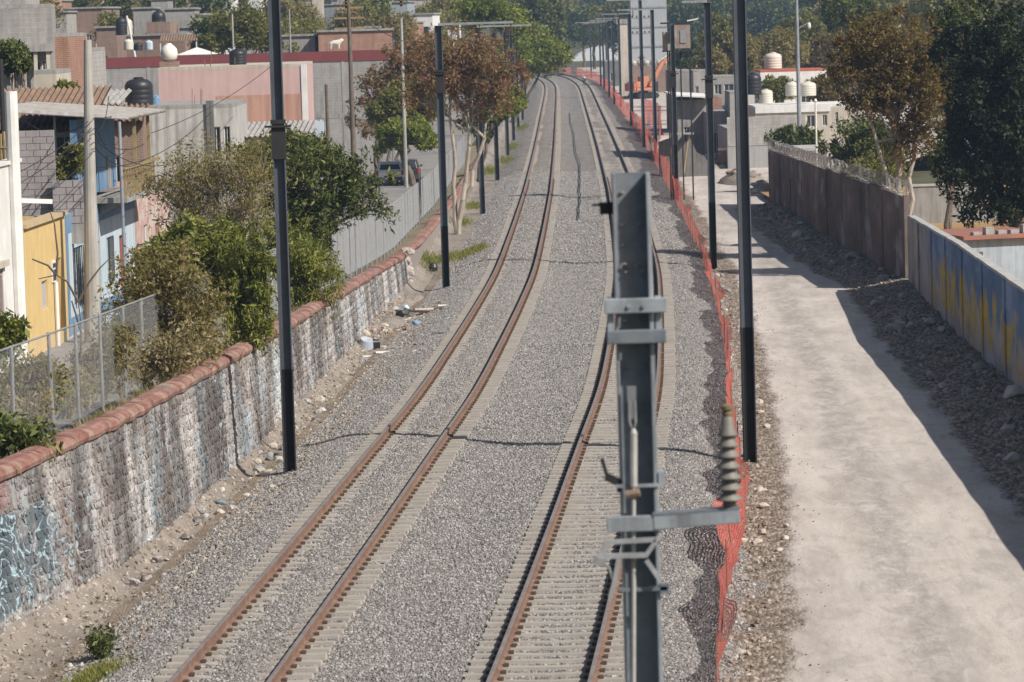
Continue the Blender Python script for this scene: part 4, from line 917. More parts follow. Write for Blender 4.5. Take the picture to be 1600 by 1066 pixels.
corrugated(t, -W / 2 - .2, W / 2 + .2, -.4, 3, H, H + .5, M_TILE, .2)
p = D(14, 250, 100.5)
t = thing('reed_screen', 'dry reed screen standing on the roof of the white house', 'screen', (p.x, p.y, 6.35))
for i in range(20): MB().tube([(-1.7 + i * .1, R.uniform(-.03, .03), 0), (-1.7 + i * .1 + R.uniform(-.04, .04), 0, R.uniform(.62, .8))], .04, 5).build('reed', M_WOOD, t)
MB().box(-1.75, .3, -.06, -.045, .35, .4).build('batten', M_WOOD, t)

# ---- hillside houses at the back left
def hz(u, Y): p = D(u, 100, Y); return -1.5 + hill(p.x, Y)
back = [  # name, label, u0,u1,vt,Y,depth,mat,wins
 ('hill_house', 'grey block house with white corner on the hillside behind the red band', 257, 304, 15, 330, 9, M_GBLK, [(.15, .3, .55, .75)]),
 ('hill_house', 'pale narrow house end at the right of the grey hillside house', 305, 316, 24, 326, 7, M_CREAM, []),
 ('hill_house', 'grey hillside house left of the dark shadow gap', 208, 238, 14, 335, 8, M_GBLK, [(.3, .6, .6, .78)]),
 ('hill_house', 'brown brick hillside house under the trees at upper left', 100, 160, 14, 345, 9, M_BROWN, [(.55, .7, .6, .8), (.8, .92, .6, .8)]),
 ('hill_house', 'grey brown house behind the tanks at upper left', 150, 182, 44, 305, 7, M_BROWN, [(.2, .5, .6, .8)]),
 ('hill_house', 'low brown house with pink awning above the red band', 196, 290, 56, 298, 7, M_BROWN, [(.65, .75, .3, .8)]),
 ('hill_house', 'orange red brick house with pale left edge and white dog in front', 497, 612, 49, 300, 8, M_BRICK, [(.7, .74, .3, .8)]),
 ('hill_house', 'blue grey house with dark archway at the top edge', 500, 556, 8, 440, 10, plain('blue_grey_render', (.27, .3, .33), None, .8, .9, .2, 15, .3), [(.33, .5, .62, .86)]),
 ('hill_house', 'low grey wall house left of the orange brick house', 434, 492, 57, 305, 7, M_GBLK, [(.5, .6, .6, .8)]),
 ('hill_house', 'tall pale blue and white house near the top edge', 610, 636, 4, 420, 9, plain('dusty_blue_render', (.33, .38, .42), None, .8, .9, .2, 15, .2), [(.35, .6, .72, .92)]),
 ('hill_house', 'white framed house with a blue window below the top edge', 644, 676, 23, 395, 6, M_WHITE, [(.15, .8, .66, .9)]),
 ('hill_house', 'grey rendered house behind the white framed house', 637, 690, 14, 470, 9, M_GBLK, [(.2, .35, .6, .8)]),
 ('hill_house', 'pale house with white roof edge at the top left of the tall mast', 425, 470, 6, 500, 10, M_WHITE, [(.2, .4, .7, .85), (.6, .8, .7, .85)]),
 ('hill_house', 'white house half hidden by trees at the top edge', 335, 360, -6, 470, 9, M_WHITE, [(.3, .6, .6, .8)]),
 ('hill_house', 'grey house at the upper left corner with brick patch', -20, 40, -8, 300, 8, M_GBLK2, [(.5, .62, .6, .75), (.75, .87, .6, .75)]),
 ('hill_house', 'salmon house on the far left hillside', 40, 72, -4, 360, 8, M_SALM, [(.3, .55, .7, .85)]),
 ('hill_house', 'small cream house by the archway house', 488, 503, -4, 425, 6, M_CREAM, []),
 ('hill_house', 'white house seen through the trees beside the track bend', 868, 890, 87, 850, 8, M_WHITE, [(.3, .6, .4, .7)]),
]
WN = [(.15, .3, .55, .72), (.55, .7, .55, .72)]
for lb, u0, u1, vt, Y, mt in [('small white house low behind the yellow green hillside tree', 430, 446, 42, 420, M_WHITE), ('grey cube house behind the tall dark shadow gap', 236, 262, 0, 420, M_GBLK), ('cream house at the top edge above the black tanks', 180, 204, 0, 430, M_CREAM), ('pale pink house at the top edge behind the brown brick house', 132, 152, -4, 460, M_PINK), ('narrow brick house at the top edge by the upper left corner house', 70, 92, 2, 380, M_BRICK), ('grey house right of the salmon house on the far left', 84, 104, 20, 340, M_GBLK2), ('cream cube house behind the blue grey archway house', 548, 574, -2, 520, M_CREAM), ('long grey wall house above the orange brick house', 574, 612, 28, 430, M_GBLK), ('white cube house between the trees at the top edge', 450, 470, -6, 560, M_WHITE), ('brown house between the yellow tree and the tall mast', 404, 424, 30, 440, M_BROWN), ('light block house below the brown house by the mast', 385, 410, 48, 380, M_GBLK2), ('pale house just right of the pale narrow house end', 318, 334, 34, 400, M_CREAM), ('white house far behind the white framed house', 690, 712, 2, 600, M_WHITE), ('brick house behind the pale slender pole', 616, 644, 36, 380, M_BRICK), ('grey house beside the slender crossarm pole', 560, 590, 44, 350, M_GBLK), ('blue grey cube house over the pink awning', 280, 300, 44, 310, M_GBLK2)]:
    back.append(('hill_house', lb, u0, u1, vt, Y, 7, mt, WN))
for i in range(24):
    u = 30 + i * 29 + R.uniform(-8, 8); wd = R.uniform(16, 34); q = i % 6; back.append(('hill_house', ['white', 'grey block', 'brick', 'cream', 'brown brick', 'pale block'][q] + ' house in the far row at the top edge, ' + 'first second third fourth fifth sixth seventh eighth ninth tenth eleventh twelfth thirteenth fourteenth fifteenth sixteenth seventeenth eighteenth nineteenth twentieth twenty-first twenty-second twenty-third twenty-fourth'.split()[i] + ' from the left', u, u + wd, R.uniform(-4, 14), R.uniform(480, 640), 8, [M_WHITE, M_GBLK, M_BRICK, M_CREAM, M_BROWN, M_GBLK2][q], WN))
for nm, lb, u0, u1, vt, Y, dp, mt, ws in back:
    house(nm, lb, u0, u1, vt, Y, dp, mt, min(hz((u0 + u1) / 2, Y), D((u0 + u1) / 2, vt, Y).z - 3) - .5, R.uniform(-.15, .05), ws, 'slab', None, 'house', over=.15)
tank('black tank beside white tank above the red band', 190, 55, 300, .47, 1.45); tank('cream tank right of the black tank above the red band', 200, 55, 302, .39, 1.34, M_WHTP)
tank('tall black cylinder added as the shadowed gap between two grey hillside houses', 249, 55, 328, .62, 2.2); tank('white cylinder tank just above the red band', 201, 78, 282, .35, .82, M_WHTP); tank('pale blue tank above the red band', 233, 78, 284, .3, .73, M_LBLUE); tank('dark tank low behind the red band', 216, 79, 285, .35, .6)  # the tall black cylinder is added for a shadowed gap between the houses
tank('white tank on the archway house roof', 534, 26, 436, .75, 1.1, M_WHTP); tank('black tank on the brown brick hillside house', 168, 30, 350, .55, 1.1)
t = thing('awning', 'pink tiled awning on thin posts above the red band', 'awning', D(270, 64, 292)); corrugated(t, -1.1, 1.9, -.2, 1.6, 0, .45, M_TILE, .2)
for x in (-1., 1.8): MB().box(x, x + .08, -.1, 0, -1.6, 0).build('post', M_WHITE, t)
t = thing('tent_roof', 'small white tent roof peeking above the red band', 'tent', D(308, 79, 281)); MB().add([(-1.5, -1, -.3), (1.5, -1, -.3), (1.5, 1, -.3), (-1.5, 1, -.3), (0, 0, .25)], [(0, 1, 4), (1, 2, 4), (2, 3, 4), (3, 0, 4), (3, 2, 1, 0)]).build('canopy', M_WHITE, t)
for x in (-1.4, 1.4): MB().box(x - .04, x + .04, -.9, -.82, -2.2, -.3).build('pole', M_GALV, t)

# ---- right side
ruin = thing('ruined_wall', 'broken grey wall stub at the far end of the dirt road', 'wall', (D(1062, 268, 236).x, 236, -.5))
m = MB(); a = D(1030, 268, 236).x - ruin.location.x; prof = [(0, 2.3), (.9, 2.6), (1.3, 2.1), (2.0, 2.5), (2.4, 1.6), (2.9, 1.3), (3.3, .6)]
for x, z in prof: m.add([(a + x, 0, -.4), (a + x, .3, -.4), (a + x, .3, z), (a + x, 0, z)], [])
for i in range(len(prof) - 1):
    for k in range(4): m.f.append((i * 4 + k, i * 4 + (k + 1) % 4, (i + 1) * 4 + (k + 1) % 4, (i + 1) * 4 + k))
m.f += [(3, 2, 1, 0), tuple(len(m.v) - 4 + k for k in range(4))]; m.build('wall', M_DKCONC, ruin)
MB().box(a + .3, a + 2.2, -.9, .2, 2.75, 2.85).build('broken_slab', M_CONC, ruin)
for x in (.4, 1.4): MB().bar((a + x, -.7, -.4), (a + x + .5, -.5, 2.75), .08).build('prop', M_WOOD, ruin)
t, W, H = house('shed', 'grey shed with a white lean-to roof behind the masts on the right', 1058, 1104, 156, 264, 10, M_CONC, -1, 0., [(.2, .4, .3, .6)], None)
MB().obox((0, 5.5, H + .25), W + .8, 13, .1, Matrix.Rotation(.08, 3, 'Y')).build('roof', M_WHITE, t)
t, W, H = house('brick_hut', 'small orange brick hut with grey top behind the second right mast', 1095, 1128, 152, 275, 5, M_BRICK, -1, 0, [(.6, .9, .2, .6)])
house('block_house', 'dark fronted grey block house left of the white block annex', 1106, 1142, 180, 258, 9, M_CONC, -1, 0., [(.2, .5, .3, .7)])
t, W, H = house('block_house', 'light grey block house standing at the end of the panel wall', 1136, 1258, 203, 246, 11, plain('bare_grey_render', (.37, .36, .345), (.3, .29, .28), .6, .9, .2, 18, .2), -1, 0., [], 'slab', M_CONC)
MB().box(-W / 2 + .01, W / 2 - .01, -.03, -.003, H - 1.0, H + .9).build('block_band', M_GBLK2, t)
house('block_annex', 'white block annex rising above the light grey block house', 1140, 1166, 147, 256, 6, M_GBLK2, -1, 0.)
MB()
tank('black tank on a stand beside the nearest right mast', 1177, 148, 254, .57, 1.5)
house('grey_house', 'grey block house far right of the excavator', 1046, 1080, 113, 330, 8, M_GBLK, -1, 0, [(.3, .5, .4, .7)])
house('grey_house', 'light block house with white post right of the second mast', 1083, 1110, 113, 318, 7, M_GBLK2, -1, 0, [(.1, .3, .5, .8)])
house('grey_house', 'unfinished grey house with bare frames by the trees on the right', 1112, 1150, 122, 322, 8, M_GBLK, -1, 0, [(.1, .4, .3, .55), (.5, .9, .3, .55), (.1, .4, .65, .9), (.5, .9, .65, .9)])
t, W, H = house('white_house', 'long pale house with white parapet and small dark windows on the right', 1180, 1336, 168, 266, 9, M_CREAM, -1, 0, [(.17, .25, .66, .82), (.31, .36, .72, .8), (.51, .6, .64, .86), (.67, .72, .66, .86), (.80, .83, .66, .9)], 'slab', M_WHITE)
MB().box(-W / 2, W * .25, -.12, -.003, H - .32, H + .2).build('parapet', M_WHITE, t)
for q, lb in ((1197, 'cream tank at the left on the long pale house roof'), (1238, 'cream tank in the middle of the long pale house roof'), (1262, 'squat white tank on the right of the long pale house roof')): tank(lb, q, 162 if q < 1200 else 150, 270, .5 if q < 1250 else .62, 1.05, M_WHTP, 'cream tanks on the right')
t, W, H = house('white_house', 'white house with red roof edge and cream tank behind the lamp post', 1188, 1292, 112, 312, 8, M_WHITE, -1, 0, [(.2, .35, .4, .7), (.6, .75, .4, .7)], 'slab', plain('red_roof_edge', (.45, .13, .08), None, 2))
tank('cream tank on the white house with red roof edge', 1208, 108, 316, .75, 1.4, M_WHTP, 'cream tanks on the right')
t, W, H = house('low_wall_building', 'short brick building with pale cap behind the razor wire', 1235, 1292, 236, 206, 5, M_BROWN, -.5, 0, [], 'slab', M_CAP, 'building')
t, W, H = house('yard_wall', 'weathered grey wall at the back of the ochre yard', 1425, 1560, 290, 172, .3, M_CONC, -.3, 0, [], None, 'wall'); MB().box(-W / 2, W / 2, -.05, .35, H + .003, H + .1).build('coping', M_CAP, t)
t, W, H = house('yard_hut', 'low white and blue hut with red edged roof in the ochre yard', 1506, 1640, 372, 127, 4, plain('blue_white_render', (.40, .45, .5), (.3, .33, .37), 1, .9, .3, 20, .3), -.3, .25, [(.05, .2, .1, .8)], None, 'hut')
MB().box(-W / 2 - .2, W / 2 + .2, -.25, 4.2, H + .003, H + .13).build('roof', plain('red_edged_roof', (.36, .14, .1), (.2, .12, .1), 3), t)
for i in range(6): MB().box(-W / 2 + .3 + i * .45, -W / 2 + .6 + i * .45, .1, .4, H + .131, H + .131 + R.uniform(.1, .3)).build('roof_block', M_GBLK2, t)
# far end: concrete pier, vaulted roof, tower, wall
t = thing('concrete_pier', 'tall pale concrete pier standing among the far masts', 'pier', (D(976, 140, 470).x, 470, -.5))
Hh = D(976, 30, 470).z + .5; m = MB(); w1 = 17 / ppm(470) / 2
m.box(-w1, w1, -.5, .5, -.5, Hh - .6); m.build('shaft', plain('cream_concrete', (.56, .50, .42), (.45, .40, .34), 1, .9, .2, 10, .2), t, bev=.05); MB().box(-w1 - .15, w1 + .15, -.6, .6, Hh - .599, Hh).build('capital', M_CONC, t)
MB().box(-w1 * 1.5, w1 * 1.5, -.8, .8, -.5, .4).build('footing', M_CONC, t)
t = thing('vaulted_roof', 'white barrel vaulted warehouse roof beyond the far masts', 'building', (D(985, 110, 800).x, 800, -1)); m = MB(); rr = 102 / ppm(800); cz = D(985, 108, 800).z + 1 - .2
n = 14; vs = []
for i in range(n + 1):
    a = math.pi * i / n
    for y in (0, 40): vs.append((-rr * math.cos(a), y, cz + rr * .40 * math.sin(a)))
m.add(vs, [(2 * i, 2 * i + 2, 2 * i + 3, 2 * i + 1) for i in range(n)] + [tuple(2 * i for i in range(n + 1))[::-1]]); m.build('vault', plain('white_sheet_roof', (.7, .72, .72), (.6, .62, .62), .5, .6, .05, 8), t)
MB().box(-rr, rr, .1, 40, -.5, cz - .01).build('wall', M_GBLK, t)
t, W, H = house('concrete_tower', 'broad pale grey tower block behind the far masts', 984, 1040, -40, 655, 10, plain('hazy_grey_concrete', (.40, .41, .42), (.35, .36, .37), .15, .9, .1, 5, .15), -1, 0, [], 'slab', cat='tower')
for k in range(5): MB().box(-W / 2, W / 2, -.12, -.01, 2 + k * 3.4, 2.25 + k * 3.4).build('storey_band', M_CONC, t)
t, W, H = house('brown_wall_building', 'low brown walled building with white knobs behind the excavator', 985, 1045, 103, 500, 8, M_BROWN, -1, 0, [(.55, .72, .15, .5)], 'slab', cat='building')
for i in range(6): MB().lathe((-W / 2 + W * (i + .5) / 6, .2, H + .16), [(.3, 0), (.42, .25), (.3, .55), (.1, .62)], 10).build('finial', M_CREAM, t)
house('grey_house', 'dark grey lot building left of the concrete pier', 945, 985, 96, 560, 8, M_DKCONC, -1, 0, [(.2, .4, .3, .6), (.6, .8, .3, .6)])
# ================================================================== vegetation
def leaf_mesh(name, C, n, size, spread, mat, flat=.0, droop=0., aspect=.42, hang=1.):
    """n leaves round the clump centres C: pointed four-sided blades with random turn"""
    C = np.asarray(C); k = NR.integers(0, len(C), n); sp = np.asarray(spread)
    off = NR.normal(0, 1, (n, 3)); off /= np.maximum(1, np.linalg.norm(off, axis=1, keepdims=True) / 1.5)
    off[:, 2] = np.where(off[:, 2] < 0, off[:, 2] * hang, off[:, 2] / hang ** .5)
    p = C[k] + off * (sp[k][:, None] if sp.ndim else sp)
    d = NR.normal(0, 1, (n, 3)); d[:, 2] -= droop; d /= np.linalg.norm(d, axis=1, keepdims=True)
    w = NR.normal(0, 1, (n, 3)); w[:, 2] *= (1 - flat); w -= d * (w * d).sum(1, keepdims=True); w /= np.linalg.norm(w, axis=1, keepdims=True)
    L = size * np.clip(NR.lognormal(-.05, .38, (n, 1)), .4, 2.2); nn = np.cross(d, w)
    v = np.stack([p, p + d * L * .5 + w * L * aspect * .5 + nn * L * .06, p + d * L, p + d * L * .5 - w * L * aspect * .5 + nn * L * .06], 1).reshape(-1, 3)
    me = bpy.data.meshes.new(name); me.vertices.add(4 * n); me.vertices.foreach_set('co', v.astype(np.float32).ravel())
    me.loops.add(4 * n); me.loops.foreach_set('vertex_index', np.arange(4 * n, dtype=np.int32))
    me.polygons.add(n); me.polygons.foreach_set('loop_start', np.arange(0, 4 * n, 4, dtype=np.int32)); me.update(calc_edges=True); me.materials.append(mat); return me
M_BARK = plain('grey_brown_bark', (.17, .135, .105), (.1, .08, .065), 4, .95, .6, 25)
M_PALEB = plain('pale_smooth_bark', (.42, .37, .31), (.28, .24, .2), 4, .9, .4, 25)
G_OLIVE = leafmat('olive_leaves', [(0.060, 0.072, 0.022), (0.144, 0.150, 0.042), (0.240, 0.228, 0.072), (0.360, 0.324, 0.132)])
G_GREEN = leafmat('fresh_green_leaves', [(0.046, 0.058, 0.013), (0.117, 0.143, 0.029), (0.227, 0.240, 0.052), (0.390, 0.390, 0.117)])
G_DARK = leafmat('dark_green_leaves', [(0.024, 0.035, 0.012), (0.057, 0.076, 0.023), (0.108, 0.128, 0.038), (0.223, 0.236, 0.074)], .25)
G_VDARK = leafmat('deep_shade_green_leaves', [(0.009, 0.013, 0.009), (0.015, 0.022, 0.012), (0.022, 0.035, 0.015), (0.045, 0.057, 0.024)], .1)  # shade over the huge corner tree is put into its leaf colour
G_BRIGHT = leafmat('bright_yellow_green_leaves', [(0.077, 0.099, 0.022), (0.154, 0.187, 0.033), (0.242, 0.275, 0.061), (0.363, 0.374, 0.121)])
G_RUST = leafmat('reddish_brown_seed_leaves', [(0.100, 0.088, 0.035), (0.200, 0.125, 0.069), (0.263, 0.125, 0.100), (0.350, 0.237, 0.125), (0.275, 0.275, 0.094)])
G_BROWN = leafmat('dry_brown_green_leaves', [(0.075, 0.075, 0.027), (0.175, 0.144, 0.056), (0.300, 0.225, 0.106), (0.237, 0.231, 0.075), (0.400, 0.312, 0.175)])
G_RUSTR = leafmat('orange_brown_leaves', [(0.054, 0.054, 0.020), (0.120, 0.102, 0.036), (0.204, 0.120, 0.054), (0.240, 0.168, 0.066), (0.168, 0.168, 0.048)])
G_STRAW = leafmat('straw_weed_leaves', [(.2, .16, .08), (.3, .24, .13), (.4, .33, .2), (.22, .22, .08)])
G_GRASS = leafmat('grass_blades', [(.08, .11, .02), (.16, .19, .04), (.27, .27, .08), (.38, .33, .14)])
G_PALE = leafmat('pale_blossom_leaves', [(.1, .13, .04), (.2, .22, .1), (.55, .52, .42), (.6, .58, .5)])

def limb(m, a, b, r0_, r1_, n=5, wob=.12, sides=6):
    a = Vector(a); b = Vector(b); L = (b - a).length; pts = []; rad = []
    for i in range(n + 1):
        q = i / n; w_ = math.sin(q * math.pi) * L * wob
        pts.append(a.lerp(b, q) + Vector((R.uniform(-1, 1), R.uniform(-1, 1), R.uniform(-.4, .8))) * w_ * .5); rad.append(r0_ + (r1_ - r0_) * q)
    m.tube(pts, rad, sides); return pts
def clump_pts(blobs, n, bias=.55):
    """clump centres inside ellipsoids, thicker towards the outside"""
    vol = [b[1][0] * b[1][1] * b[1][2] for b in blobs]; s = sum(vol); out = []
    for (c, r), v in zip(blobs, vol):
        for _ in range(max(3, int(n * v / s))):
            d = Vector((R.gauss(0, 1), R.gauss(0, 1), R.gauss(0, 1))).normalized() * (R.random() ** bias) * (1.22 if R.random() < .18 else 1.)
            out.append((c[0] + d.x * r[0], c[1] + d.y * r[1], c[2] + d.z * r[2]))
    return out
def tree(name, label, base, Y, blobs, leaf, nclump=160, nleaf=9000, lsize=.14, trunk=.16, bark=None, stems=1, droop=0., cat='tree', group=None, twig=.5, spread=.16, part='crown', extra=None, fork=.45, fac=2., asp=.42):
    """blobs in photo pixels (u, v, half width, half height[, depth offset]) at the distance Y; base a world point"""
    nleaf = int(nleaf * fac); lsize *= 1.2; spread *= 1.2; nclump = int(nclump * .75)
    base = Vector(base); t = thing(name, label, cat, base, 0, group); bl = []
    for q in blobs:
        c = D(q[0], q[1], Y) - base; rx = q[2] / ppm(Y); rz = q[3] / ppm(Y); dy = q[4] if len(q) > 4 else 0
        bl.append(((c.x, c.y + dy, c.z), (rx, (rx + rz) * .5, rz)))
    C = clump_pts(bl, nclump); sz = sum(b[1][0] for b in bl) / len(bl)
    sp = [spread * sz * R.choice([.45, .7, 1., 1.35]) for _ in C]
    m = MB(); bark = bark or M_BARK; top = Vector(max(bl, key=lambda b: b[1][0])[0])
    for s in range(stems):
        a = Vector((R.uniform(-.15, .15) * (s > 0), R.uniform(-.15, .15) * (s > 0), -.25)); bq = bl[s % len(bl)][0]
        e = Vector(bq) * fork if stems == 1 else Vector((bq[0] * .6, bq[1] * .6, bq[2] * .62))
        limb(m, a, e, trunk, trunk * .62, 6, .07, 8)
        for i, b in enumerate(bl):
            if stems > 1 and i % stems != s: continue
            e2 = Vector(b[0]); limb(m, e, e2, trunk * .5, trunk * .2, 5, .15)
            near = sorted(range(len(C)), key=lambda j: (Vector(C[j]) - e2).length)
            for j in near[:int(len(near) * twig / len(bl)) + 3]:
                st = e.lerp(e2, R.uniform(.35, 1.)); limb(m, st, C[j], trunk * .16, trunk * .05, 3, .18, 4)
    m.build('trunk', bark, t)
    cm = leaf_mesh(part, C, nleaf, lsize, sp, leaf, 0, droop, asp, 1 + droop * 1.4); o = bpy.data.objects.new(part, cm); COL.objects.link(o); o.parent = t
    if extra:
        C2 = R.sample(C, max(3, int(len(C) * extra[1]))); cm = leaf_mesh('blossom', C2, extra[2], extra[3], [spread * sz] * len(C2), extra[0]); o = bpy.data.objects.new('blossom', cm); COL.objects.link(o); o.parent = t
    return t
def bx(Y, d): return Vector((wallX(Y) + d, Y, wtop(Y) - .3))

# ---- left side, by the wall and the street
b = P(389, 700, -.6) + Vector((.12, 0, 0)); tree('pepper_tree', 'green weeping tree whose dark trunk stands against the stone wall', b, b.y, [(392, 420, 42, 60), (360, 440, 34, 60, .5), (402, 500, 24, 50), (372, 505, 26, 45)], G_GREEN, 200, 15000, .1, .12, M_BARK, 1, 1.0, spread=.2, fork=.5, fac=1.4, asp=.28)
tree('dry_shrub', 'brownish tangled shrub behind the stone wall left of the green tree', bx(84, -.9), 84, [(255, 430, 66, 60), (215, 460, 45, 60), (300, 480, 55, 60), (225, 525, 62, 40), (295, 535, 55, 32), (185, 500, 30, 45)], G_BROWN, 260, 8000, .075, .06, M_BARK, 5, .2, 'shrub', twig=3.0, spread=.25)
tree('plumeria_shrub', 'leafy shrub with pale blossoms on top of the brownish tangle', bx(92, -1.8), 93, [(285, 385, 55, 32), (330, 385, 45, 35), (240, 400, 40, 28), (340, 430, 45, 45)], G_GREEN, 110, 6500, .11, .06, M_BARK, 3, 0, 'shrub', spread=.25, extra=(G_PALE, .3, 500, .14))
tree('feathery_tree', 'feathery olive brown tree with bare twigs behind the nearest left mast', bx(108, -2.5), 108, [(330, 262, 78, 48), (275, 285, 56, 44), (395, 280, 55, 60), (300, 330, 60, 40), (370, 345, 50, 45)], G_BROWN, 280, 12000, .085, .1, M_PALEB, 4, .2, twig=2.2, spread=.2, fac=1.15, asp=.3)
tree('acacia_tree', 'dark green feathery tree hanging over the mesh fence and parked car', bx(119, -1.4), 119, [(480, 258, 66, 48), (545, 280, 56, 44), (510, 320, 66, 45), (585, 326, 32, 26), (450, 310, 40, 60), (470, 360, 55, 40)], G_DARK, 230, 17000, .12, .13, M_BARK, 2, .3, spread=.17, fac=1.15, asp=.32)
tree('acacia_tree', 'yellowish green drooping tree right of the nearest left mast', bx(110, -.9), 110, [(480, 400, 42, 55), (445, 380, 36, 60), (505, 430, 32, 45), (470, 460, 38, 40)], G_GREEN, 190, 11000, .1, .09, M_BARK, 2, 1.0, spread=.2, fac=1.3, asp=.28)
tree('olive_tree', 'pale leafed bush below the dark feathery tree', bx(121, -2.6), 124, [(450, 240, 45, 32), (405, 260, 40, 36), (500, 245, 30, 25)], G_OLIVE, 90, 6000, .1, .08, M_BARK, 2, 0, spread=.2)
b = P(648, 290, -.3); tree('ficus_tree', 'clipped mushroom shaped tree by the parked cars', b, b.y, [(620, 212, 34, 20), (655, 208, 30, 22), (636, 205, 44, 20), (615, 228, 24, 10), (665, 224, 20, 10)], G_BRIGHT, 150, 12000, .16, .24, M_BARK, 1, .2, spread=.13, fork=.8)
b = P(716, 362, -.45); tree('reddish_tree', 'reddish brown podded tree with pale trunk on the verge behind the second left mast', b, b.y, [(745, 110, 60, 50), (700, 115, 55, 50), (785, 125, 42, 45), (720, 75, 60, 30), (750, 160, 45, 28), (668, 105, 44, 44), (655, 150, 34, 32)], G_RUST, 340, 17000, .13, .13, M_PALEB, 3, .1, twig=1.2, spread=.15, fac=1.35, asp=.34)
tree('reddish_tree', 'wide reddish brown tree left of the second left mast', (D(585, 250, 243).x, 243, 0), 243, [(630, 110, 55, 50), (595, 145, 45, 40), (660, 150, 45, 40), (575, 185, 30, 25), (620, 185, 40, 25), (650, 80, 45, 30)], G_RUST, 260, 13000, .18, .16, M_BARK, 2, .1, spread=.15, fac=1.4, asp=.36)
tree('olive_tree', 'olive green tree in front of the wide reddish tree', (D(600, 250, 238).x, 238, 0), 238, [(625, 160, 40, 25), (665, 165, 30, 25), (600, 185, 25, 20)], G_OLIVE, 90, 5500, .18, .12, M_BARK, 2, spread=.2)
tree('green_tree', 'yellow green tree beside the third left mast', (D(770, 250, 240).x - 1, 240, -.3), 240, [(775, 170, 34, 28), (745, 190, 26, 24), (800, 155, 26, 24)], G_BRIGHT, 90, 6500, .17, .13, M_BARK, 2, spread=.2)
tree('green_tree', 'bright green tree leaning over the track bend', (D(800, 190, 380).x, 380, -.4), 380, [(830, 75, 46, 30), (865, 85, 26, 20), (800, 90, 30, 30), (845, 105, 30, 12)], G_BRIGHT, 130, 9000, .26, .2, M_BARK, 2, spread=.2)
tree('green_tree', 'light green tree at the top edge left of the track bend', (D(760, 150, 330).x, 330, -.3), 330, [(740, 20, 38, 26), (775, 25, 36, 26), (805, 45, 28, 24)], G_BRIGHT, 110, 7000, .22, .18, M_BARK, 2, spread=.2)
tree('dark_tree', 'dark tall tree at the top edge above the track bend', (D(815, 110, 520).x, 520, -.5), 520, [(845, 25, 36, 34), (868, 40, 22, 30), (820, 10, 30, 28)], G_DARK, 120, 8000, .33, .3, M_BARK, 2, spread=.2)
tree('yellow_tree', 'yellow green hillside tree left of the nearest mast top', (D(375, 90, 292).x, 292, 0), 292, [(375, 45, 45, 26), (345, 62, 30, 16), (410, 58, 28, 20), (395, 25, 32, 22), (440, 74, 22, 8)], G_OLIVE, 150, 10000, .2, .18, M_BARK, 2, spread=.18)
tree('roof_shrub', 'yellow green creeper shrub growing behind the low block wall', (D(108, 300, 113).x, 113, 4.2), 113, [(104, 255, 16, 20), (118, 245, 12, 28), (98, 270, 14, 14)], G_OLIVE, 60, 2600, .09, .04, M_BARK, 2, 0, 'shrub', spread=.25)
tree('garden_tree', 'small green tree before the unfinished grey house', (D(20, 160, 144).x, 144, 1), 144, [(18, 90, 26, 22), (36, 100, 16, 16)], G_DARK, 60, 3200, .12, .08, M_BARK, 2, spread=.2)
tree('garden_tree', 'low green bush below the narrow orange brick house', (D(108, 200, 143).x, 143, 1), 143, [(108, 148, 20, 14), (95, 140, 10, 10)], G_GREEN, 50, 2600, .12, .07, M_BARK, 2, spread=.2)

for i, (Y, d, blobs, g) in enumerate([(78, -2.3, [(150, 560, 42, 45), (185, 545, 35, 50), (130, 590, 35, 28)], G_BROWN), (81, -.7, [(250, 560, 50, 36), (285, 545, 40, 40), (215, 570, 36, 26)], G_STRAW), (71.5, -2.6, [(40, 600, 40, 40), (80, 590, 32, 40), (15, 620, 35, 40)], G_BROWN)]):
    tree('tangled_shrub', ['twiggy brown shrub behind the wire fence before the yellow house', 'dry straw coloured tangle against the stone wall coping', 'twiggy shrub behind the wire fence at the left edge'][i], bx(Y, d), Y, blobs, g, 90, 1500, .075, .035, M_BARK, 4, .1, 'shrub', twig=3.5, spread=.3)
b = bx(66.5, -.7); tree('bank_bush', 'dark green bush overhanging the coping at the left edge', b, 67, [(10, 690, 40, 30), (45, 690, 28, 24), (20, 720, 40, 25)], G_DARK, 50, 1500, .12, .03, M_BARK, 3, 0, 'bush', spread=.3)
b = bx(74, -1.6); tree('bank_bush', 'fresh green sapling crown at the left edge before the white house', b, 75, [(12, 515, 28, 22), (0, 530, 30, 26)], G_GREEN, 40, 900, .11, .03, M_BARK, 2, 0, 'bush', spread=.3)
# ---- right side
tree('reddish_tree', 'large orange brown tree with pale stems behind the panel wall', (D(1412, 300, 152).x, 152, -.2), 152, [(1395, 65, 80, 48), (1340, 115, 50, 52), (1440, 110, 55, 60), (1390, 150, 75, 45), (1350, 60, 46, 38), (1420, 215, 45, 40), (1450, 170, 40, 50)], G_RUSTR, 400, 20000, .13, .13, M_PALEB, 4, .1, twig=1.2, spread=.14, fac=1.5, asp=.35)
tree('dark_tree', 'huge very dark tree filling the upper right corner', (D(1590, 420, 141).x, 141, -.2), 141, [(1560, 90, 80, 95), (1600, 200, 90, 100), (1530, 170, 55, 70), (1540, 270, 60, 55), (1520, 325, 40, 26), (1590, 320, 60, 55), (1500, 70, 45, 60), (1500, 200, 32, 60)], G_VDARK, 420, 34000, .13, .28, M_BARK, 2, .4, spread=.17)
tree('dark_tree', 'dark green leafy edge of foliage left of the huge dark tree', (D(1480, 330, 158).x, 158, -.2), 158, [(1480, 60, 36, 45), (1490, 140, 36, 55), (1478, 240, 34, 40), (1500, 30, 45, 30)], G_DARK, 150, 9000, .12, .12, M_BARK, 2, .3, spread=.2)
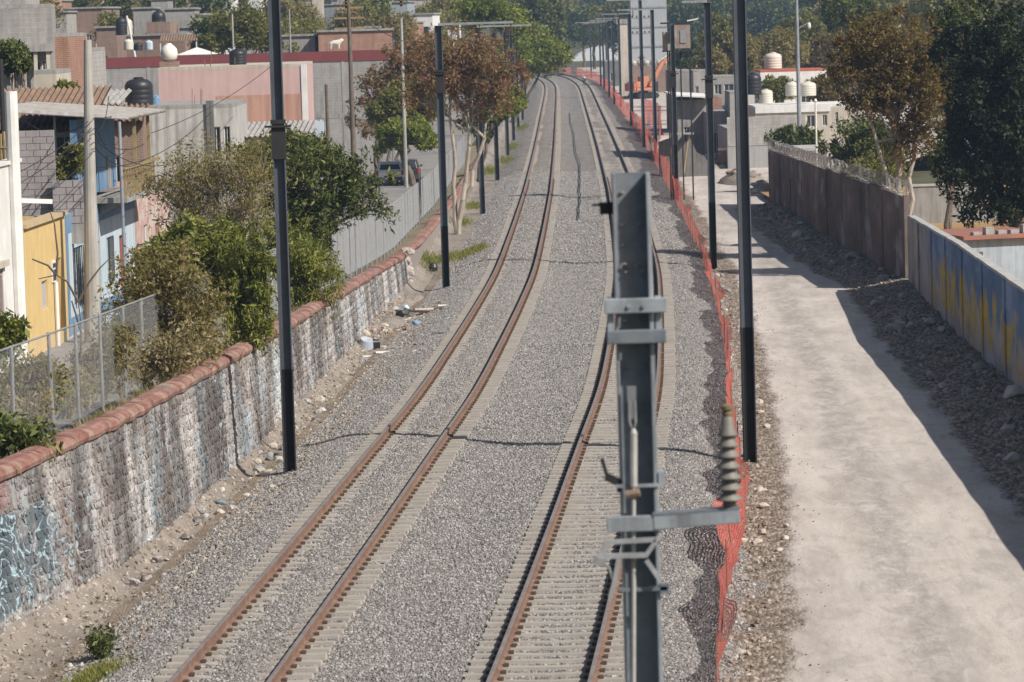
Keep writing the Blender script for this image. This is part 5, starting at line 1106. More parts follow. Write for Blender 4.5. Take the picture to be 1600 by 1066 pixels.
tree('garden_bush', 'rounded dark green bush behind the razor wire', (D(1345, 300, 186).x, 186, -.2), 186, [(1345, 215, 46, 34), (1310, 240, 28, 25), (1380, 235, 36, 38), (1350, 262, 45, 22)], G_DARK, 130, 9000, .13, .1, M_BARK, 3, 0, 'bush', spread=.17)
tree('garden_bush', 'lighter green bush below the rounded dark bush', (D(1365, 300, 176).x, 176, -.2), 176, [(1360, 275, 46, 20), (1390, 262, 30, 24)], G_OLIVE, 70, 4500, .12, .08, M_BARK, 3, 0, 'bush', spread=.2)
tree('hedge_bush', 'clipped dark hedge behind the end of the razor wire', (D(1240, 250, 212).x, 212, -.3), 212, [(1235, 214, 34, 16), (1265, 218, 22, 15), (1222, 224, 16, 10)], G_DARK, 80, 5500, .15, .08, M_BARK, 3, 0, 'bush', spread=.2)
for u, v, a, h, Y, g, lb in [(1215, 70, 50, 34, 372, G_BROWN, 'olive brown tree behind the white house with red roof edge'), (1155, 75, 38, 40, 360, G_BROWN, 'brown green tree above the unfinished grey house on the right'), (1290, 85, 46, 38, 380, G_RUSTR, 'russet tree behind the lamp post'), (1250, 45, 40, 30, 420, G_OLIVE, 'olive tree above the russet tree on the right'), (1130, 48, 34, 28, 400, G_OLIVE, 'olive tree top right of the second mast'), (1215, 135, 34, 18, 290, G_OLIVE, 'green shrub tree between the two white houses on the right'), (1110, 95, 26, 24, 350, G_BROWN, 'small brown tree behind the second right mast'), (1290, 135, 30, 20, 285, G_RUSTR, 'reddish shrub behind the long pale house'), (1075, 85, 24, 30, 420, G_DARK, 'dark tree behind the rusty signal cabinets')]:
    tree('hill_tree', lb, (D(u, v, Y).x, Y, -1), Y, [(u, v, a * .7, h * .8), (u - a * .5, v + h * .3, a * .5, h * .6), (u + a * .5, v + h * .2, a * .5, h * .6), (u, v + h * .7, a * .7, h * .4)], g, 110, 6000, .25 * Y / 370, .2, M_BARK, 2, spread=.2)
tree('dark_tree', 'dark tree at the top edge left of the orange brown tree', (D(1325, 100, 330).x, 330, -1), 330, [(1325, 10, 40, 26), (1300, 25, 22, 20), (1350, 30, 26, 20)], G_DARK, 110, 7000, .23, .2, M_BARK, 2, spread=.2)

# ---- hillside and far belt of trees: a few grown trees, then copies
protos = []
for g, nm in ((G_DARK, 'dark'), (G_OLIVE, 'olive'), (G_BROWN, 'brownish'), (G_GREEN, 'green')):
    base = Vector((0, 0, 0)); m = MB(); bl = [((R.uniform(-1.5, 1.5), R.uniform(-1.5, 1.5), R.uniform(3.4, 6.2)), (R.uniform(1.4, 2.3),) * 2 + (R.uniform(1.2, 1.9),)) for _ in range(6)]
    C = clump_pts(bl, 120); limb(m, (0, 0, -1.5), (0, 0, 3), .22, .15, 5, .05, 6)
    for c, r in bl: limb(m, (0, 0, 2.6), c, .12, .04, 4, .1, 5)
    protos.append((nm, m.mesh('trunk'), leaf_mesh('crown', C, 4200, .42, [.5] * len(C), g))); protos[-1][1].materials.append(M_BARK)
def far_tree(k, x, y, z, s, label):
    nm, tm, cm = protos[k]; t = thing(['dark_tree', 'olive_tree', 'brown_tree', 'green_tree'][k], label, 'tree', (x, y, z), R.uniform(0, 6.28), 'trees on the slopes behind the houses'); t.scale = (s * R.uniform(.9, 1.25), s * R.uniform(.9, 1.25), s)
    for n_, me in (('trunk', tm), ('crown', cm)): o = bpy.data.objects.new(n_, me); COL.objects.link(o); o.parent = t
    return t
spots = [(20, 2, 400, 1), (60, 25, 330, 2), (88, 10, 420, 0), (120, 2, 430, 0), (150, 12, 420, 1), (185, 6, 400, 0), (205, 30, 400, 2), (235, 0, 460, 0), (275, 4, 440, 0), (300, 2, 480, 1), (322, 30, 420, 0), (330, 60, 300, 0), (360, 4, 560, 1), (395, 0, 540, 0), (415, 14, 520, 0), (440, 30, 400, 2), (455, 52, 360, 1), (470, 35, 420, 2), (485, 55, 340, 1), (510, 36, 380, 2), (545, 40, 370, 2), (575, 30, 420, 0), (590, 12, 480, 0), (575, 0, 560, 1), (600, 40, 400, 0), (625, 45, 380, 2), (660, 44, 420, 1), (655, 8, 560, 1), (690, 20, 470, 2), (700, 40, 430, 0), (715, 12, 520, 0), (470, 10, 560, 1), (540, 2, 620, 0), (180, 45, 330, 0), (135, 40, 340, 1)]
for i, (u, v, Y, k) in enumerate(spots):
    if i % 3 == 0 and k == 0: k = 1
    if i % 5 == 4: continue
    p = D(u, v, Y); s = 5.2 / 5.5 * R.uniform(.75, 1.05) * (1 if Y > 380 else .7)
    far_tree(k, p.x, Y, p.z - 4.6 * s, s, ['dark', 'olive', 'brownish', 'green'][k] + ' tree among the hillside houses on the upper left')
for i in range(64):
    u = 860 + (i % 32) * 23 + R.uniform(-9, 9); Y = R.uniform(690, 760) if i < 32 else R.uniform(850, 1100); p = D(u, R.uniform(25, 55) if i < 32 else R.uniform(-12, 22), Y)
    if 975 < u < 1050 and i < 32: continue
    s = R.uniform(1.2, 1.7) * (1 if i < 32 else 1.5); k = R.choice([0, 0, 0, 3, 1]); far_tree(k, p.x, Y, p.z - 4.6 * s, s, ['dark', 'olive', 'brownish', 'green'][k] + ' tree in the ' + ('nearer' if i < 32 else 'farther') + ' hazy belt ' + ('left of' if u < 985 else 'right of') + (' the pale tower' if u < 1150 else ' the street lamp') + ' beyond the line')
for i in range(13):
    u = 380 + i * 40 + R.uniform(-9, 9); Y = R.uniform(700, 900); p = D(u, R.uniform(-8, 16), Y); s = R.uniform(1.3, 1.8); k = R.choice([0, 0, 1, 2]); far_tree(k, p.x, Y, p.z - 4.6 * s, s, ['dark', 'olive', 'brownish', 'green'][k] + ' tree on the far ridge behind the left hillside houses')

for i in range(26):
    u = 1045 + i * 11 + R.uniform(-8, 8); Y = R.uniform(700, 1000); p = D(u, R.uniform(-8, 32), Y); s = R.uniform(1.3, 1.8); far_tree(R.choice([0, 0, 3]), p.x, Y, p.z - 4.6 * s, s, 'dark tree in the far mass above the white houses on the right')
for i in range(22):
    u = 1290 + i * 17 + R.uniform(-8, 8); Y = R.uniform(380, 620); p = D(u, R.uniform(0, 40), Y); s = R.uniform(1., 1.5); k = R.choice([0, 1, 1, 2]); far_tree(k, p.x, Y, p.z - 4.6 * s, s, ['dark', 'olive', 'brownish', 'green'][k] + ' tree far behind the orange brown tree on the right')
# ---- weeds, grass and small plants
def plant(name, label, base, r, h, n, mat, size, cat='plant', stems=7, group=None, sp=.3):
    t = thing(name, label, cat, base, 0, group); m = MB(); C = []
    for s in range(stems):
        a = R.uniform(0, 6.28); e = Vector((math.cos(a) * r * R.uniform(.3, 1), math.sin(a) * r * R.uniform(.3, 1), h * R.uniform(.6, 1))); limb(m, (0, 0, -.05), e, .012 + h * .006, .004, 3, .12, 4)
        C += [tuple(e * q) for q in (.45, .7, .9, 1.)]
    m.build('stems', M_BARK if mat is not G_STRAW else M_WOOD, t); me = leaf_mesh('leaves', C, n, size, [r * sp] * len(C), mat); o = bpy.data.objects.new('leaves', me); COL.objects.link(o); o.parent = t; return t
def grass(name, label, spots_, n, h, mat=None):
    v = []; f = []
    for _ in range(n):
        c, rx, ry = R.choice(spots_); a = R.uniform(0, 6.28); q = abs(R.gauss(0, .55)); x = c[0] + math.cos(a) * rx * q; y = c[1] + math.sin(a) * ry * q; z = c[2](x, y)
        hh = h * R.uniform(.4, 1.2); w = .012; b = R.uniform(0, 6.28); dx, dy = math.cos(b) * w, math.sin(b) * w; lx_, ly_ = R.uniform(-.5, .5) * hh, R.uniform(-.5, .5) * hh; k = len(v)
        v += [(x - dx, y - dy, z), (x + dx, y + dy, z), (x + dx * .6 + lx_ * .4, y + dy * .6 + ly_ * .4, z + hh * .6), (x + lx_, y + ly_, z + hh)]; f.append((k, k + 1, k + 2, k + 3))
    me = bpy.data.meshes.new(name); me.from_pydata(v, [], f); me.materials.append(mat or G_GRASS); o = bpy.data.objects.new(name, me); COL.objects.link(o); tag(o, label, 'grass', kind='stuff'); return o
zl = lambda x, y: (zleft(x, y) if x < cA(y) - 2.9 else zbal(x, y)) - .02
b = P(160, 1022, -.5); b.z = zl(b.x, b.y); plant('weed_shrub', 'leafy green weed standing in gravel at the lower left', b, .3, .48, 900, G_DARK, .075, 'plant', 11)
b = P(150, 1050, -.45); grass('grass_tuft', 'small patch of fresh grass below the leafy weed', [((b.x, b.y, zl), .45, .9), ((b.x - .2, b.y - .8, zl), .35, .7)], 2600, .15)
gs = []
for u, v, rx, ry in [(700, 400, .9, 4), (725, 398, .8, 3), (670, 408, .6, 4), (745, 395, .5, 3), (790, 250, .6, 8), (800, 228, .6, 9), (765, 265, .7, 9), (815, 200, .8, 12), (740, 320, .5, 4), (720, 345, .6, 4)]:
    b = P(u, v, -.5); gs.append(((b.x, b.y, zl), rx, ry))
grass('verge_grass', 'yellowing grass growing in patches along the left verge', gs, 15000, .2)
zb_ = lambda x, y: streetz(y) - .02 + (wtop(y) - .2 - streetz(y)) * smooth(wallX(y) - 1.8, wallX(y) - .4, x) - .02
grass('bank_grass', 'dry grass along the bank behind the stone wall', [((wallX(y) - .9, y, zb_), .7, 1.6) for y in np.arange(62, 118, 2.2)], 12000, .32, G_STRAW)
b = bx(68.5, -.9); plant('bank_weed', 'dark leafy weed leaning over the wall at the left edge', b + Vector((-.1, 0, 0)), .45, .7, 900, G_DARK, .11, 'plant', 9)
b = D(80, 640, 74); plant('bank_weed', 'bright green weed in front of the wire fence', (b.x, b.y, 2.15), .35, .75, 800, G_GREEN, .11, 'plant', 8)
b = D(12, 545, 73); plant('bank_weed', 'green shrub by the first fence post at the left edge', (b.x, b.y, 2.0), .35, 1.4, 700, G_GREEN, .11, 'plant', 8)
for i, (u, v, Y) in enumerate([(140, 640, 77), (190, 620, 80), (230, 600, 82), (265, 590, 84), (300, 575, 86), (165, 600, 80), (110, 660, 75), (60, 690, 72), (40, 700, 70.5), (215, 600, 83), (245, 590, 85), (285, 580, 88), (330, 560, 90)]):
    b = D(u, v, Y); plant('dry_weed', 'straw coloured dry weed on the bank above the stone wall', (b.x, b.y, wtop(Y) - .25), .5, .95, 700, G_STRAW, .09, 'plant', 12, 'dry weeds on the bank', .35)
b = P(92, 930, -.6); plant('bank_weed', 'tiny green weed at the foot of the stone wall', (b.x, b.y, zl(b.x, b.y)), .12, .3, 160, G_GREEN, .05, 'plant', 5)
# bare climbing twigs by the wire fence
t = thing('bare_sapling', 'bare forked sapling standing behind the wire fence before the yellow house', 'sapling', (D(125, 620, 80).x, 80, 1.9)); m = MB()
def X3(u, v): p = D(u, v, 80) - t.location; return (p.x, p.y, p.z)
for path in [[(124, 640), (127, 560), (126, 500), (122, 470)], [(122, 472), (105, 440), (88, 430), (60, 436)], [(122, 472), (140, 440), (155, 420), (170, 405)], [(88, 430), (90, 395), (85, 350), (78, 330)], [(88, 430), (75, 415), (50, 405)], [(127, 520), (118, 490), (112, 470)]]:
    m.tube([X3(*q) for q in path], [.03, .024, .018, .01][:len(path)], 5)
m.build('branches', M_BARK, t)
# ================================================================== fences, poles and wires
t = thing('wire_fence', 'galvanised chain link fence on posts along the bank behind the stone wall', 'fence', (wallX(69) - 1.1, 69, 2)); M_WIRE = plain('chain_link_wire', (.25, .255, .26), (.19, .19, .19), 5, .5, .05, 40, 0, .4, .4)
M_FENCE = plain('dull_fence_tube', (.26, .27, .28), (.18, .17, .16), 4, .6, .1)
fl = lambda y: Vector((wallX(y) - 1.1, y, wtop(y) - .15)) - t.location
FHt = 1.9; y = 58.
while y < 262:
    p = fl(y); q = fl(y + 2.6); tall = Vector((R.uniform(-.03, .03), R.uniform(-.03, .03), FHt))
    MB().tube([p + Vector((0, 0, -.4)), p + tall], .035, 8).build('post', M_FENCE, t); MB().tube([p + Vector((0, 0, FHt - .03)), q + Vector((0, 0, FHt - .03))], .02, 6).build('top_rail', M_FENCE, t)
    m = MB(); n = int(2.6 / .085) if y < 160 else 16; rw = .0014 if y < 95 else .003 if y < 160 else .005
    for i in range(n):
        a = p.lerp(q, i / n); b = p.lerp(q, min(1, i / n + .55)); c = p.lerp(q, max(0, i / n - .55)); u_ = Vector((0, 0, FHt))
        if i / n + .55 <= 1.: m.tube([a, b + u_], rw, 3, False)
        else: k = (1 - i / n) / .55; m.tube([a, q + u_ * k], rw, 3, False); m.tube([p + u_ * k, p.lerp(q, i / n + .55 - 1) + u_], rw, 3, False)
        if i / n - .55 >= 0: m.tube([a, c + u_], rw, 3, False)
        else: k = (i / n) / .55; m.tube([a, p + u_ * k], rw, 3, False); m.tube([q + u_ * k, p.lerp(q, i / n - .55 + 1) + u_], rw, 3, False)
    tag(m.build('chain_link', M_WIRE, t), kind='stuff'); y += 2.6

M_POLE = plain('cast_concrete_pole', (.42, .40, .365), (.33, .31, .285), 2, .9, .3, 20, .35)
def upole(name, label, u, vb, vt, Y, r0_, r1_, mat, zb, group=None, arms=0):
    b = D(u, vb, Y); b.z = zb; tz = D(u, vt, Y).z - zb; t = thing(name, label, 'pole', b, 0, group); MB().tube([(0, 0, -.5), (0, 0, tz)], [r0_, r1_], 14).build('shaft', mat, t)
    for k in range(arms):
        a = MB().box(-.8, .8, -.05, .05, tz - .25 - k * .55, tz - .15 - k * .55).build('crossarm', M_WOOD, t)
        for x in (-.7, -.3, .3, .7): MB().lathe((x, 0, tz - .15 - k * .55), [(.03, 0), (.06, .04), (.03, .08), (.05, .12), (.02, .16)], 8).build('insulator', M_CLIP, a)
    return t
upole('utility_pole', 'thick pale concrete utility pole before the blue house', 145, 533, 62, 105.6, .25, .11, M_POLE, 1.0).rotation_euler = (0, .022, 0)
upole('slim_post', 'slim grey steel post before the balcony of the blue house', 197, 470, 190, 113, .055, .05, M_GALV, 1.0)
upole('slim_post', 'thin black post at the left edge behind the white house', 9, 300, 92, 112, .08, .08, M_STEELB, 1.0)
upole('slim_post', 'thin grey post with cap between the block wall and the utility pole', 90, 300, 180, 114, .04, .04, M_GALV, 1.0)
upole('utility_pole', 'slender utility pole with crossarms above the warehouse band', 552, 230, 6, 200, .15, .1, M_BARK, -.3, None, 3)
upole('utility_pole', 'pale slender pole in the reddish tree', 633, 230, 28, 230, .12, .09, M_POLE, -.3)
upole('utility_pole', 'short dark post with a transformer box before the pink building corner', 514, 260, 132, 165, .09, .07, M_BARK, -.2)
upole('utility_pole', 'leaning pale pole above the tanks on the left hillside', 224, 80, 22, 290, .1, .08, M_WHITE, 4).rotation_euler = (0, -.17, 0)
upole('utility_pole', 'thin pale pole in the yellow green hillside tree', 364, 60, 22, 286, .08, .06, M_POLE, 5)
upole('utility_pole', 'thin grey pole before the low grey wall house', 454, 80, 14, 290, .07, .06, M_POLE, 3)
# lamp posts on the right
b = D(1250, 240, 226); t = thing('street_lamp', 'tall grey street lamp with a short arm behind the razor wire', 'street lamp', (b.x, 226, -.5)); tz = D(1248, -30, 226).z + .5
MB().tube([(0, 0, 0), (0, 0, tz)], [.15, .09], 10).build('post', M_GALV, t); az = D(1250, 46, 226).z + .5; MB().tube([(0, 0, az), (.35, 0, az + .2), (.7, 0, az + .38)], .035, 8).build('arm', M_GALV, t)
m = MB().lathe((.72, 0, az + .02), [(.03, .38), (.1, .3), (.12, .15), (.09, .04), (.03, 0)], 12); m.build('lamp_head', M_WHITE, t)
b = D(1276, 240, 204); t = thing('street_lamp', 'slim white post rising behind the panel wall end', 'post', (b.x, 204, -.5)); MB().tube([(0, 0, 0), (0, 0, D(1275, 160, 204).z + .5)], .05, 8).build('post', M_WHITE, t); MB().lathe((0, 0, D(1275, 160, 204).z + .5), [(.06, 0), (.1, .08), (.04, .2)], 8).build('cap', M_WHITE, t)
def wire(label, a, b, sag=.4, r=.012, group='overhead service wires'):
    a = Vector(a); b = Vector(b); pts = [a.lerp(b, i / 16) - Vector((0, 0, sag * 4 * (i / 16) * (1 - i / 16))) for i in range(17)]
    o = MB().tube(pts, r, 5).build('overhead_wire', M_STEELB); tag(o, label, 'wire', group)
for a, b, sg, lb in [((141, 192), (-60, 300), .3, 'upper service wire from the concrete pole to the white house'), ((143, 200), (-60, 325), .3, 'second service wire from the concrete pole to the white house'), ((144, 240), (-60, 345), .5, 'low slack service wire crossing the block wall'), ((146, 185), (245, 150), .2, 'wire from the concrete pole towards the flat roofed house')]:
    wire(lb, D(*a, 105.3), D(b[0], b[1], 98 if b[0] < 0 else 140), sg)
wire('long wire rising across the pink building to the nearest mast', D(236, 208, 120), D(437, 92, 150), .3); wire('wire from the dark crossarm pole into the reddish tree', D(552, 20, 200), D(680, 75, 205), .4, .02)
for i, (a, b) in enumerate([((140, 205), (60, 260)), ((142, 215), (85, 240)), ((150, 200), (198, 232)), ((150, 215), (225, 225)), ((148, 230), (225, 250)), ((150, 195), (170, 150)), ((152, 222), (258, 258)), ((138, 190), (40, 190))]):
    wire(['slack cable drooping onto the tall block wall', 'short cable to the post by the block wall', 'cable from the concrete pole to the slim steel post', 'cable to the porch roof corner of the blue house', 'low cable to the balcony of the blue house', 'steep cable rising to the tin roofed shack', 'long cable over the balcony to the trees', 'level cable over the tile roof to the left edge'][i], D(*a, 105.3), D(*b, 112), .25 + .1 * (i % 3), .012)
wire('thin wire across the flat roofed house front', D(150, 262, 106), D(330, 175, 130), .5)
# signal cabinets on a stand behind the third right mast
b = D(1060, 76, 206); t = thing('cabinet_stand', 'rusty signal cabinets on a raised steel stand behind the third right mast', 'cabinet', (b.x, 206, -.4)); zc = b.z + .4; M_RCAB = plain('rusty_grey_cabinet', (.27, .19, .16), (.36, .33, .31), 2.5, .7, .2, 20, .35)
MB().box(-.35, .65, -.3, .3, zc, zc + 1.35).build('cabinet', M_RCAB, t, bev=.02); MB().box(-.86, -.42, -.3, .2, zc - .1, zc + .95).build('small_cabinet', plain('tan_cabinet', (.4, .34, .27), None, 3), t, bev=.02)
MB().box(-.95, .8, -.35, .35, zc + 1.36, zc + 1.45).build('roof', M_STEELB, t); MB().box(.1, .42, -.34, -.301, zc + .3, zc + 1.0).build('door_panel', M_GALV, t)
MB().box(-.9, .75, -.3, .3, zc - .16, zc - .101).build('platform', M_STEELB, t)
for x in (-.6, -.5, .1, .62): MB().box(x - .04, x + .04, -.05, .05, -.3, zc - .16).build('leg', M_STEELB, t)
m = MB(); m.lathe((-.3, -.4, zc + .5), [(.05, 0), (.12, .1), (.12, .55), (.05, .7)], 10); m.build('insulator_pot', M_GALV, t); MB().bar((.5, -.3, zc + 1.5), (1.1, -.3, zc + 1.6), .07).build('lamp_arm', M_WHITE, t)

# ================================================================== vehicles
M_TYRE = plain('tyre_rubber', (.02, .02, .021), None, 5, .85, .2); M_RIM = plain('wheel_rim', (.4, .41, .42), None, 5, .4, .05, 30, 0, .5, .5)
def paint(name, c):
    n = NT(name); n.b.inputs['Coat Weight'].default_value = .6; return n.col(n.mix(n.math('MULTIPLY', n.noise(n.pos, 2, 4), .25), c, sc(c, .7)), .4, .4)
M_LAMP = plain('red_lamp_plastic', (.35, .02, .02), None, 5, .3, .02); M_HLAMP = plain('clear_lamp', (.6, .6, .58), None, 5, .2, .02)
def car(name, label, loc, rz, col, L=3.9, Wd=1.62, Hh=1.5):
    """hatchback: y runs forward, rear at -L/2"""
    t = thing(name, label, 'car', loc, rz); w = Wd / 2; h = L / 2
    side = [(-h, .42), (-h + .02, .85), (-h + .12, .98), (h - 1.25, .98), (h - .15, .84), (h, .62), (h - .02, .35), (-h + .05, .32)]
    def loft(sec, name, mat, par, bev=0):
        m = MB()
        for x, sc_ in ((-1, .93), (-.86, 1.), (.86, 1.), (1, .93)): m.add([(x * w, y * (sc_ if abs(x) == 1 else 1) if False else y, z) for y, z in sec], [])
        n = len(sec)
        for i in range(3):
            for k in range(n): m.f.append((i * n + k, (i + 1) * n + k, (i + 1) * n + (k + 1) % n, i * n + (k + 1) % n))
        m.f += [tuple(reversed(range(n))) if False else tuple(range(n)), tuple(3 * n + k for k in reversed(range(n)))]
        return m.build(name, mat, par, bev=bev)
    body = loft(side, 'body', col, t, .05)
    cab = [(-h + .1, .97), (-h + .32, Hh - .08), (-h + .6, Hh), (.35, Hh), (.95, .97)]; m = MB(); n = len(cab)
    for x in (-1, 1): m.add([(x * w * (.95 if z < 1.2 else .8), y, z) for y, z in cab], [])
    for k in range(n): m.f.append((k, n + k, n + (k + 1) % n, (k + 1) % n))
    m.f += [tuple(range(n)), tuple(n + k for k in reversed(range(n)))]; cb = m.build('cabin', col, t, bev=.05)
    MB().add([(-w * .8, -h + .115, 1.04), (w * .8, -h + .115, 1.04), (w * .7, -h + .285, Hh - .14), (-w * .7, -h + .285, Hh - .14)], [(0, 1, 2, 3)]).build('rear_window', M_GLASS, cb, (0, -.03, 0))
    MB().add([(-w * .8, .95, 1.02), (w * .8, .95, 1.02), (w * .7, .45, Hh - .1), (-w * .7, .45, Hh - .1)], [(0, 3, 2, 1)]).build('windscreen', M_GLASS, cb, (0, .04, .02))
    for s in (-1, 1):
        MB().add([(s * w * .955, -h + .42, 1.03), (s * w * .955, .75, 1.03), (s * w * .83, .3, Hh - .12), (s * w * .83, -h + .52, Hh - .12)], [(0, 1, 2, 3)]).build('side_window', M_GLASS, cb, (s * .012, 0, 0))
        MB().box(s * w * .96 - .06, s * w * .96 + .06, -h - .012, -h + .1, .68, .98).build('tail_light', M_LAMP, t); MB().box(s * w * .7 - .17, s * w * .7 + .17, h - .14, h - .01, .62, .76).build('headlight', M_HLAMP, t)
        MB().box(s * (w + .0), s * (w + .16), .55, .68, 1.0, 1.13).build('mirror', col, t)
        for y in (-h + .68, h - .72):
            wh = MB().tube([(s * (w - .2), y, .3), (s * (w + .015), y, .3)], .3, 16).build('wheel', M_TYRE, t); MB().tube([(s * (w + .016), y, .3), (s * (w + .026), y, .3)], .18, 12).build('rim', M_RIM, wh)
    MB().box(-w * .98, w * .98, -h - .06, -h + .08, .34, .58).build('bumper', plain('grey_bumper', (.06, .065, .07), None, 3), t); MB().box(-.26, .26, -h - .072, -h - .061, .44, .56).build('number_plate', M_WHITE, t)
    return t
b = P(611, 291, -.33); car('parked_car', 'white hatchback parked with its rear to the camera under the trees', (b.x, b.y + 1.6, streetz(b.y)), -.02, paint('white_car_paint', (.62, .63, .64)))
b = P(634, 290, -.33); car('parked_car', 'dark car parked ahead of the white hatchback behind the clipped tree', (b.x, b.y + 3.6, streetz(b.y)), -.02, paint('dark_car_paint', (.03, .035, .045)))

# excavator
b = P(1006, 154, -.4); EX = thing('excavator', 'orange excavator with raised boom on the far lot', 'excavator', (b.x, b.y + 1, -.45), math.radians(-60)); M_ORG = plain('orange_machine_paint', (.5, .2, .11), (.42, .16, .085), 1.5, .55, .1, 20, .2)
for s in (-1, 1):
    m = MB(); prof = [(-1.6, .35), (-1.35, .05), (1.35, .05), (1.6, .35), (1.35, .72), (-1.35, .72)]; n = 6
    for x in (s * .75, s * 1.2): m.add([(x, y, z) for y, z in prof], [])
    for k in range(n): m.f.append((k, (k + 1) % n, n + (k + 1) % n, n + k))
    m.f += [tuple(reversed(range(n))), tuple(n + k for k in range(n))]; tr = m.build('crawler_track', M_TYRE, EX)
    for y in (-1.2, -.4, .4, 1.2): MB().tube([(s * 1.2, y, .36), (s * 1.24, y, .36)], .2, 10).build('roller', M_STEELB, tr)
MB().box(-.75, .75, -.9, .9, .4, .8).build('undercarriage', M_STEELB, EX); MB().tube([(0, 0, .8), (0, 0, 1.0)], .6, 14).build('turntable', M_STEELB, EX)
MB().box(-1.2, 1.2, -1.7, 1.1, 1.0, 1.35).build('deck', M_ORG, EX, bev=.05); MB().box(-1.15, 1.15, -1.75, -.3, 1.352, 2.15).build('engine_cover', M_ORG, EX, bev=.12); MB().box(-1.15, 1.15, -2.05, -1.752, 1.0, 2.0).build('counterweight', M_ORG, EX, bev=.1)
cb = MB().box(-1.15, -.3, -.1, 1.1, 1.352, 2.75).build('cab', M_ORG, EX, bev=.06); MB().box(-1.05, -.4, 1.101, 1.13, 1.6, 2.6).build('cab_glass', M_GLASS, cb); MB().box(-1.18, -1.152, .05, .95, 1.75, 2.6).build('cab_glass', M_GLASS, cb)
bm_ = [(0.2, .9, 1.5), (.2, 1.9, 3.2), (.2, 2.9, 4.6), (.2, 4.0, 5.0)]
for i in range(3): MB().bar(bm_[i], bm_[i + 1], .34, .5).build('boom', M_ORG, EX, bev=.03)
MB().bar((.2, 3.8, 5.1), (.2, 4.9, 2.6), .26, .36).build('stick', M_ORG, EX, bev=.03); MB().tube([(.2, 1.0, 1.9), (.2, 2.2, 3.1)], .09, 8).build('boom_cylinder', M_GALV, EX); MB().tube([(.2, 2.6, 4.75), (.2, 3.7, 5.35)], .08, 8).build('stick_cylinder', M_GALV, EX)
MB().add([(-.25, 4.7, 2.7), (.65, 4.7, 2.7), (.65, 5.3, 2.5), (-.25, 5.3, 2.5), (-.25, 4.5, 1.9), (.65, 4.5, 1.9), (.65, 5.0, 1.7), (-.25, 5.0, 1.7)], [(0, 1, 5, 4), (4, 5, 6, 7), (0, 4, 7, 3), (1, 2, 6, 5), (0, 3, 2, 1)]).build('bucket', M_STEELB, EX)

# ================================================================== person and dog
def skin(name, verts, edges, radii, mat, parent, root=0, sub=1):
    me = bpy.data.meshes.new(name); me.from_pydata(verts, edges, []); o = bpy.data.objects.new(name, me); COL.objects.link(o); o.parent = parent; me.materials.append(mat)
    sk = o.modifiers.new('skin', 'SKIN'); sk.use_smooth_shade = True
    bpy.context.view_layer.objects.active = o
    if not me.skin_vertices: 
        with bpy.context.temp_override(active_object=o, object=o, selected_objects=[o], selected_editable_objects=[o]):
            try: bpy.ops.mesh.customdata_skin_add()
            except Exception: pass
    if me.skin_vertices:
        for v, r in zip(me.skin_vertices[0].data, radii): v.radius = (r, r) if not hasattr(r, '__len__') else r
        me.skin_vertices[0].data[root].use_root = True
    s = o.modifiers.new('sub', 'SUBSURF'); s.levels = sub; s.render_levels = sub; return o
b = P(913.5, 132, -.05)
pt = thing('person', 'person in a white top and dark trousers bending over the far right rail', 'person', (b.x, b.y, -.2), .3)
V = [(0, 0, .88), (0, .12, 1.12), (.02, .34, 1.3), (.02, .46, 1.36), (.02, .58, 1.38), (.1, 0, .82), (.13, .08, .46), (.13, -.02, .08), (.13, .1, .04), (-.1, 0, .82), (-.13, .14, .47), (-.14, .0, .08), (-.14, .12, .04), (.2, .32, 1.24), (.24, .4, .97), (.2, .5, .75), (.19, .55, .66), (-.18, .32, 1.24), (-.23, .42, .97), (-.18, .52, .76), (-.17, .57, .67)]
E_ = [(0, 1), (1, 2), (2, 3), (3, 4), (0, 5), (5, 6), (6, 7), (7, 8), (0, 9), (9, 10), (10, 11), (11, 12), (2, 13), (13, 14), (14, 15), (15, 16), (2, 17), (17, 18), (18, 19), (19, 20)]
RD = [(.15, .12), (.14, .11), (.15, .12), .055, .1, .09, .065, .045, .04, .09, .065, .045, .04, .06, .045, .035, .035, .06, .045, .035, .035]
skin('body', V, E_, RD, plain('dark_trousers', (.03, .032, .04), None, 6), pt)
skin('white_top', [(0, .03, .95), (0, .14, 1.14), (.02, .33, 1.31), (.19, .32, 1.25), (.225, .38, 1.05), (-.17, .32, 1.25), (-.215, .39, 1.05)], [(0, 1), (1, 2), (2, 3), (3, 4), (2, 5), (5, 6)], [(.17, .14), (.165, .135), (.17, .14), .085, .07, .085, .07], plain('white_cotton', (.74, .73, .72), None, 6), pt)
m = MB().lathe((.02, .6, 1.36), [(.18, 0), (.17, .02), (.11, .04), (.1, .12), (.05, .15)], 14); m.build('hat', plain('straw_hat', (.62, .58, .5), None, 6), pt)
b = D(524, 78, 263.5); DG = thing('dog', 'white dog standing on the warehouse roof edge above the red band', 'dog', (b.x, 263.5, b.z + .02), 0)
V = [(-.28, 0, .48), (0, 0, .49), (.26, 0, .5), (.38, 0, .6), (.47, 0, .66), (.6, 0, .62), (-.4, 0, .46), (-.52, 0, .34), (-.27, .08, .3), (-.33, .08, .16), (-.28, .08, .02), (-.27, -.08, .3), (-.33, -.08, .16), (-.28, -.08, .02), (.24, .08, .3), (.25, .08, .16), (.26, .08, .02), (.24, -.08, .3), (.25, -.08, .16), (.26, -.08, .02), (.45, .07, .75), (.45, -.07, .75)]
E_ = [(0, 1), (1, 2), (2, 3), (3, 4), (4, 5), (0, 6), (6, 7), (0, 8), (8, 9), (9, 10), (0, 11), (11, 12), (12, 13), (2, 14), (14, 15), (15, 16), (2, 17), (17, 18), (18, 19), (4, 20), (4, 21)]
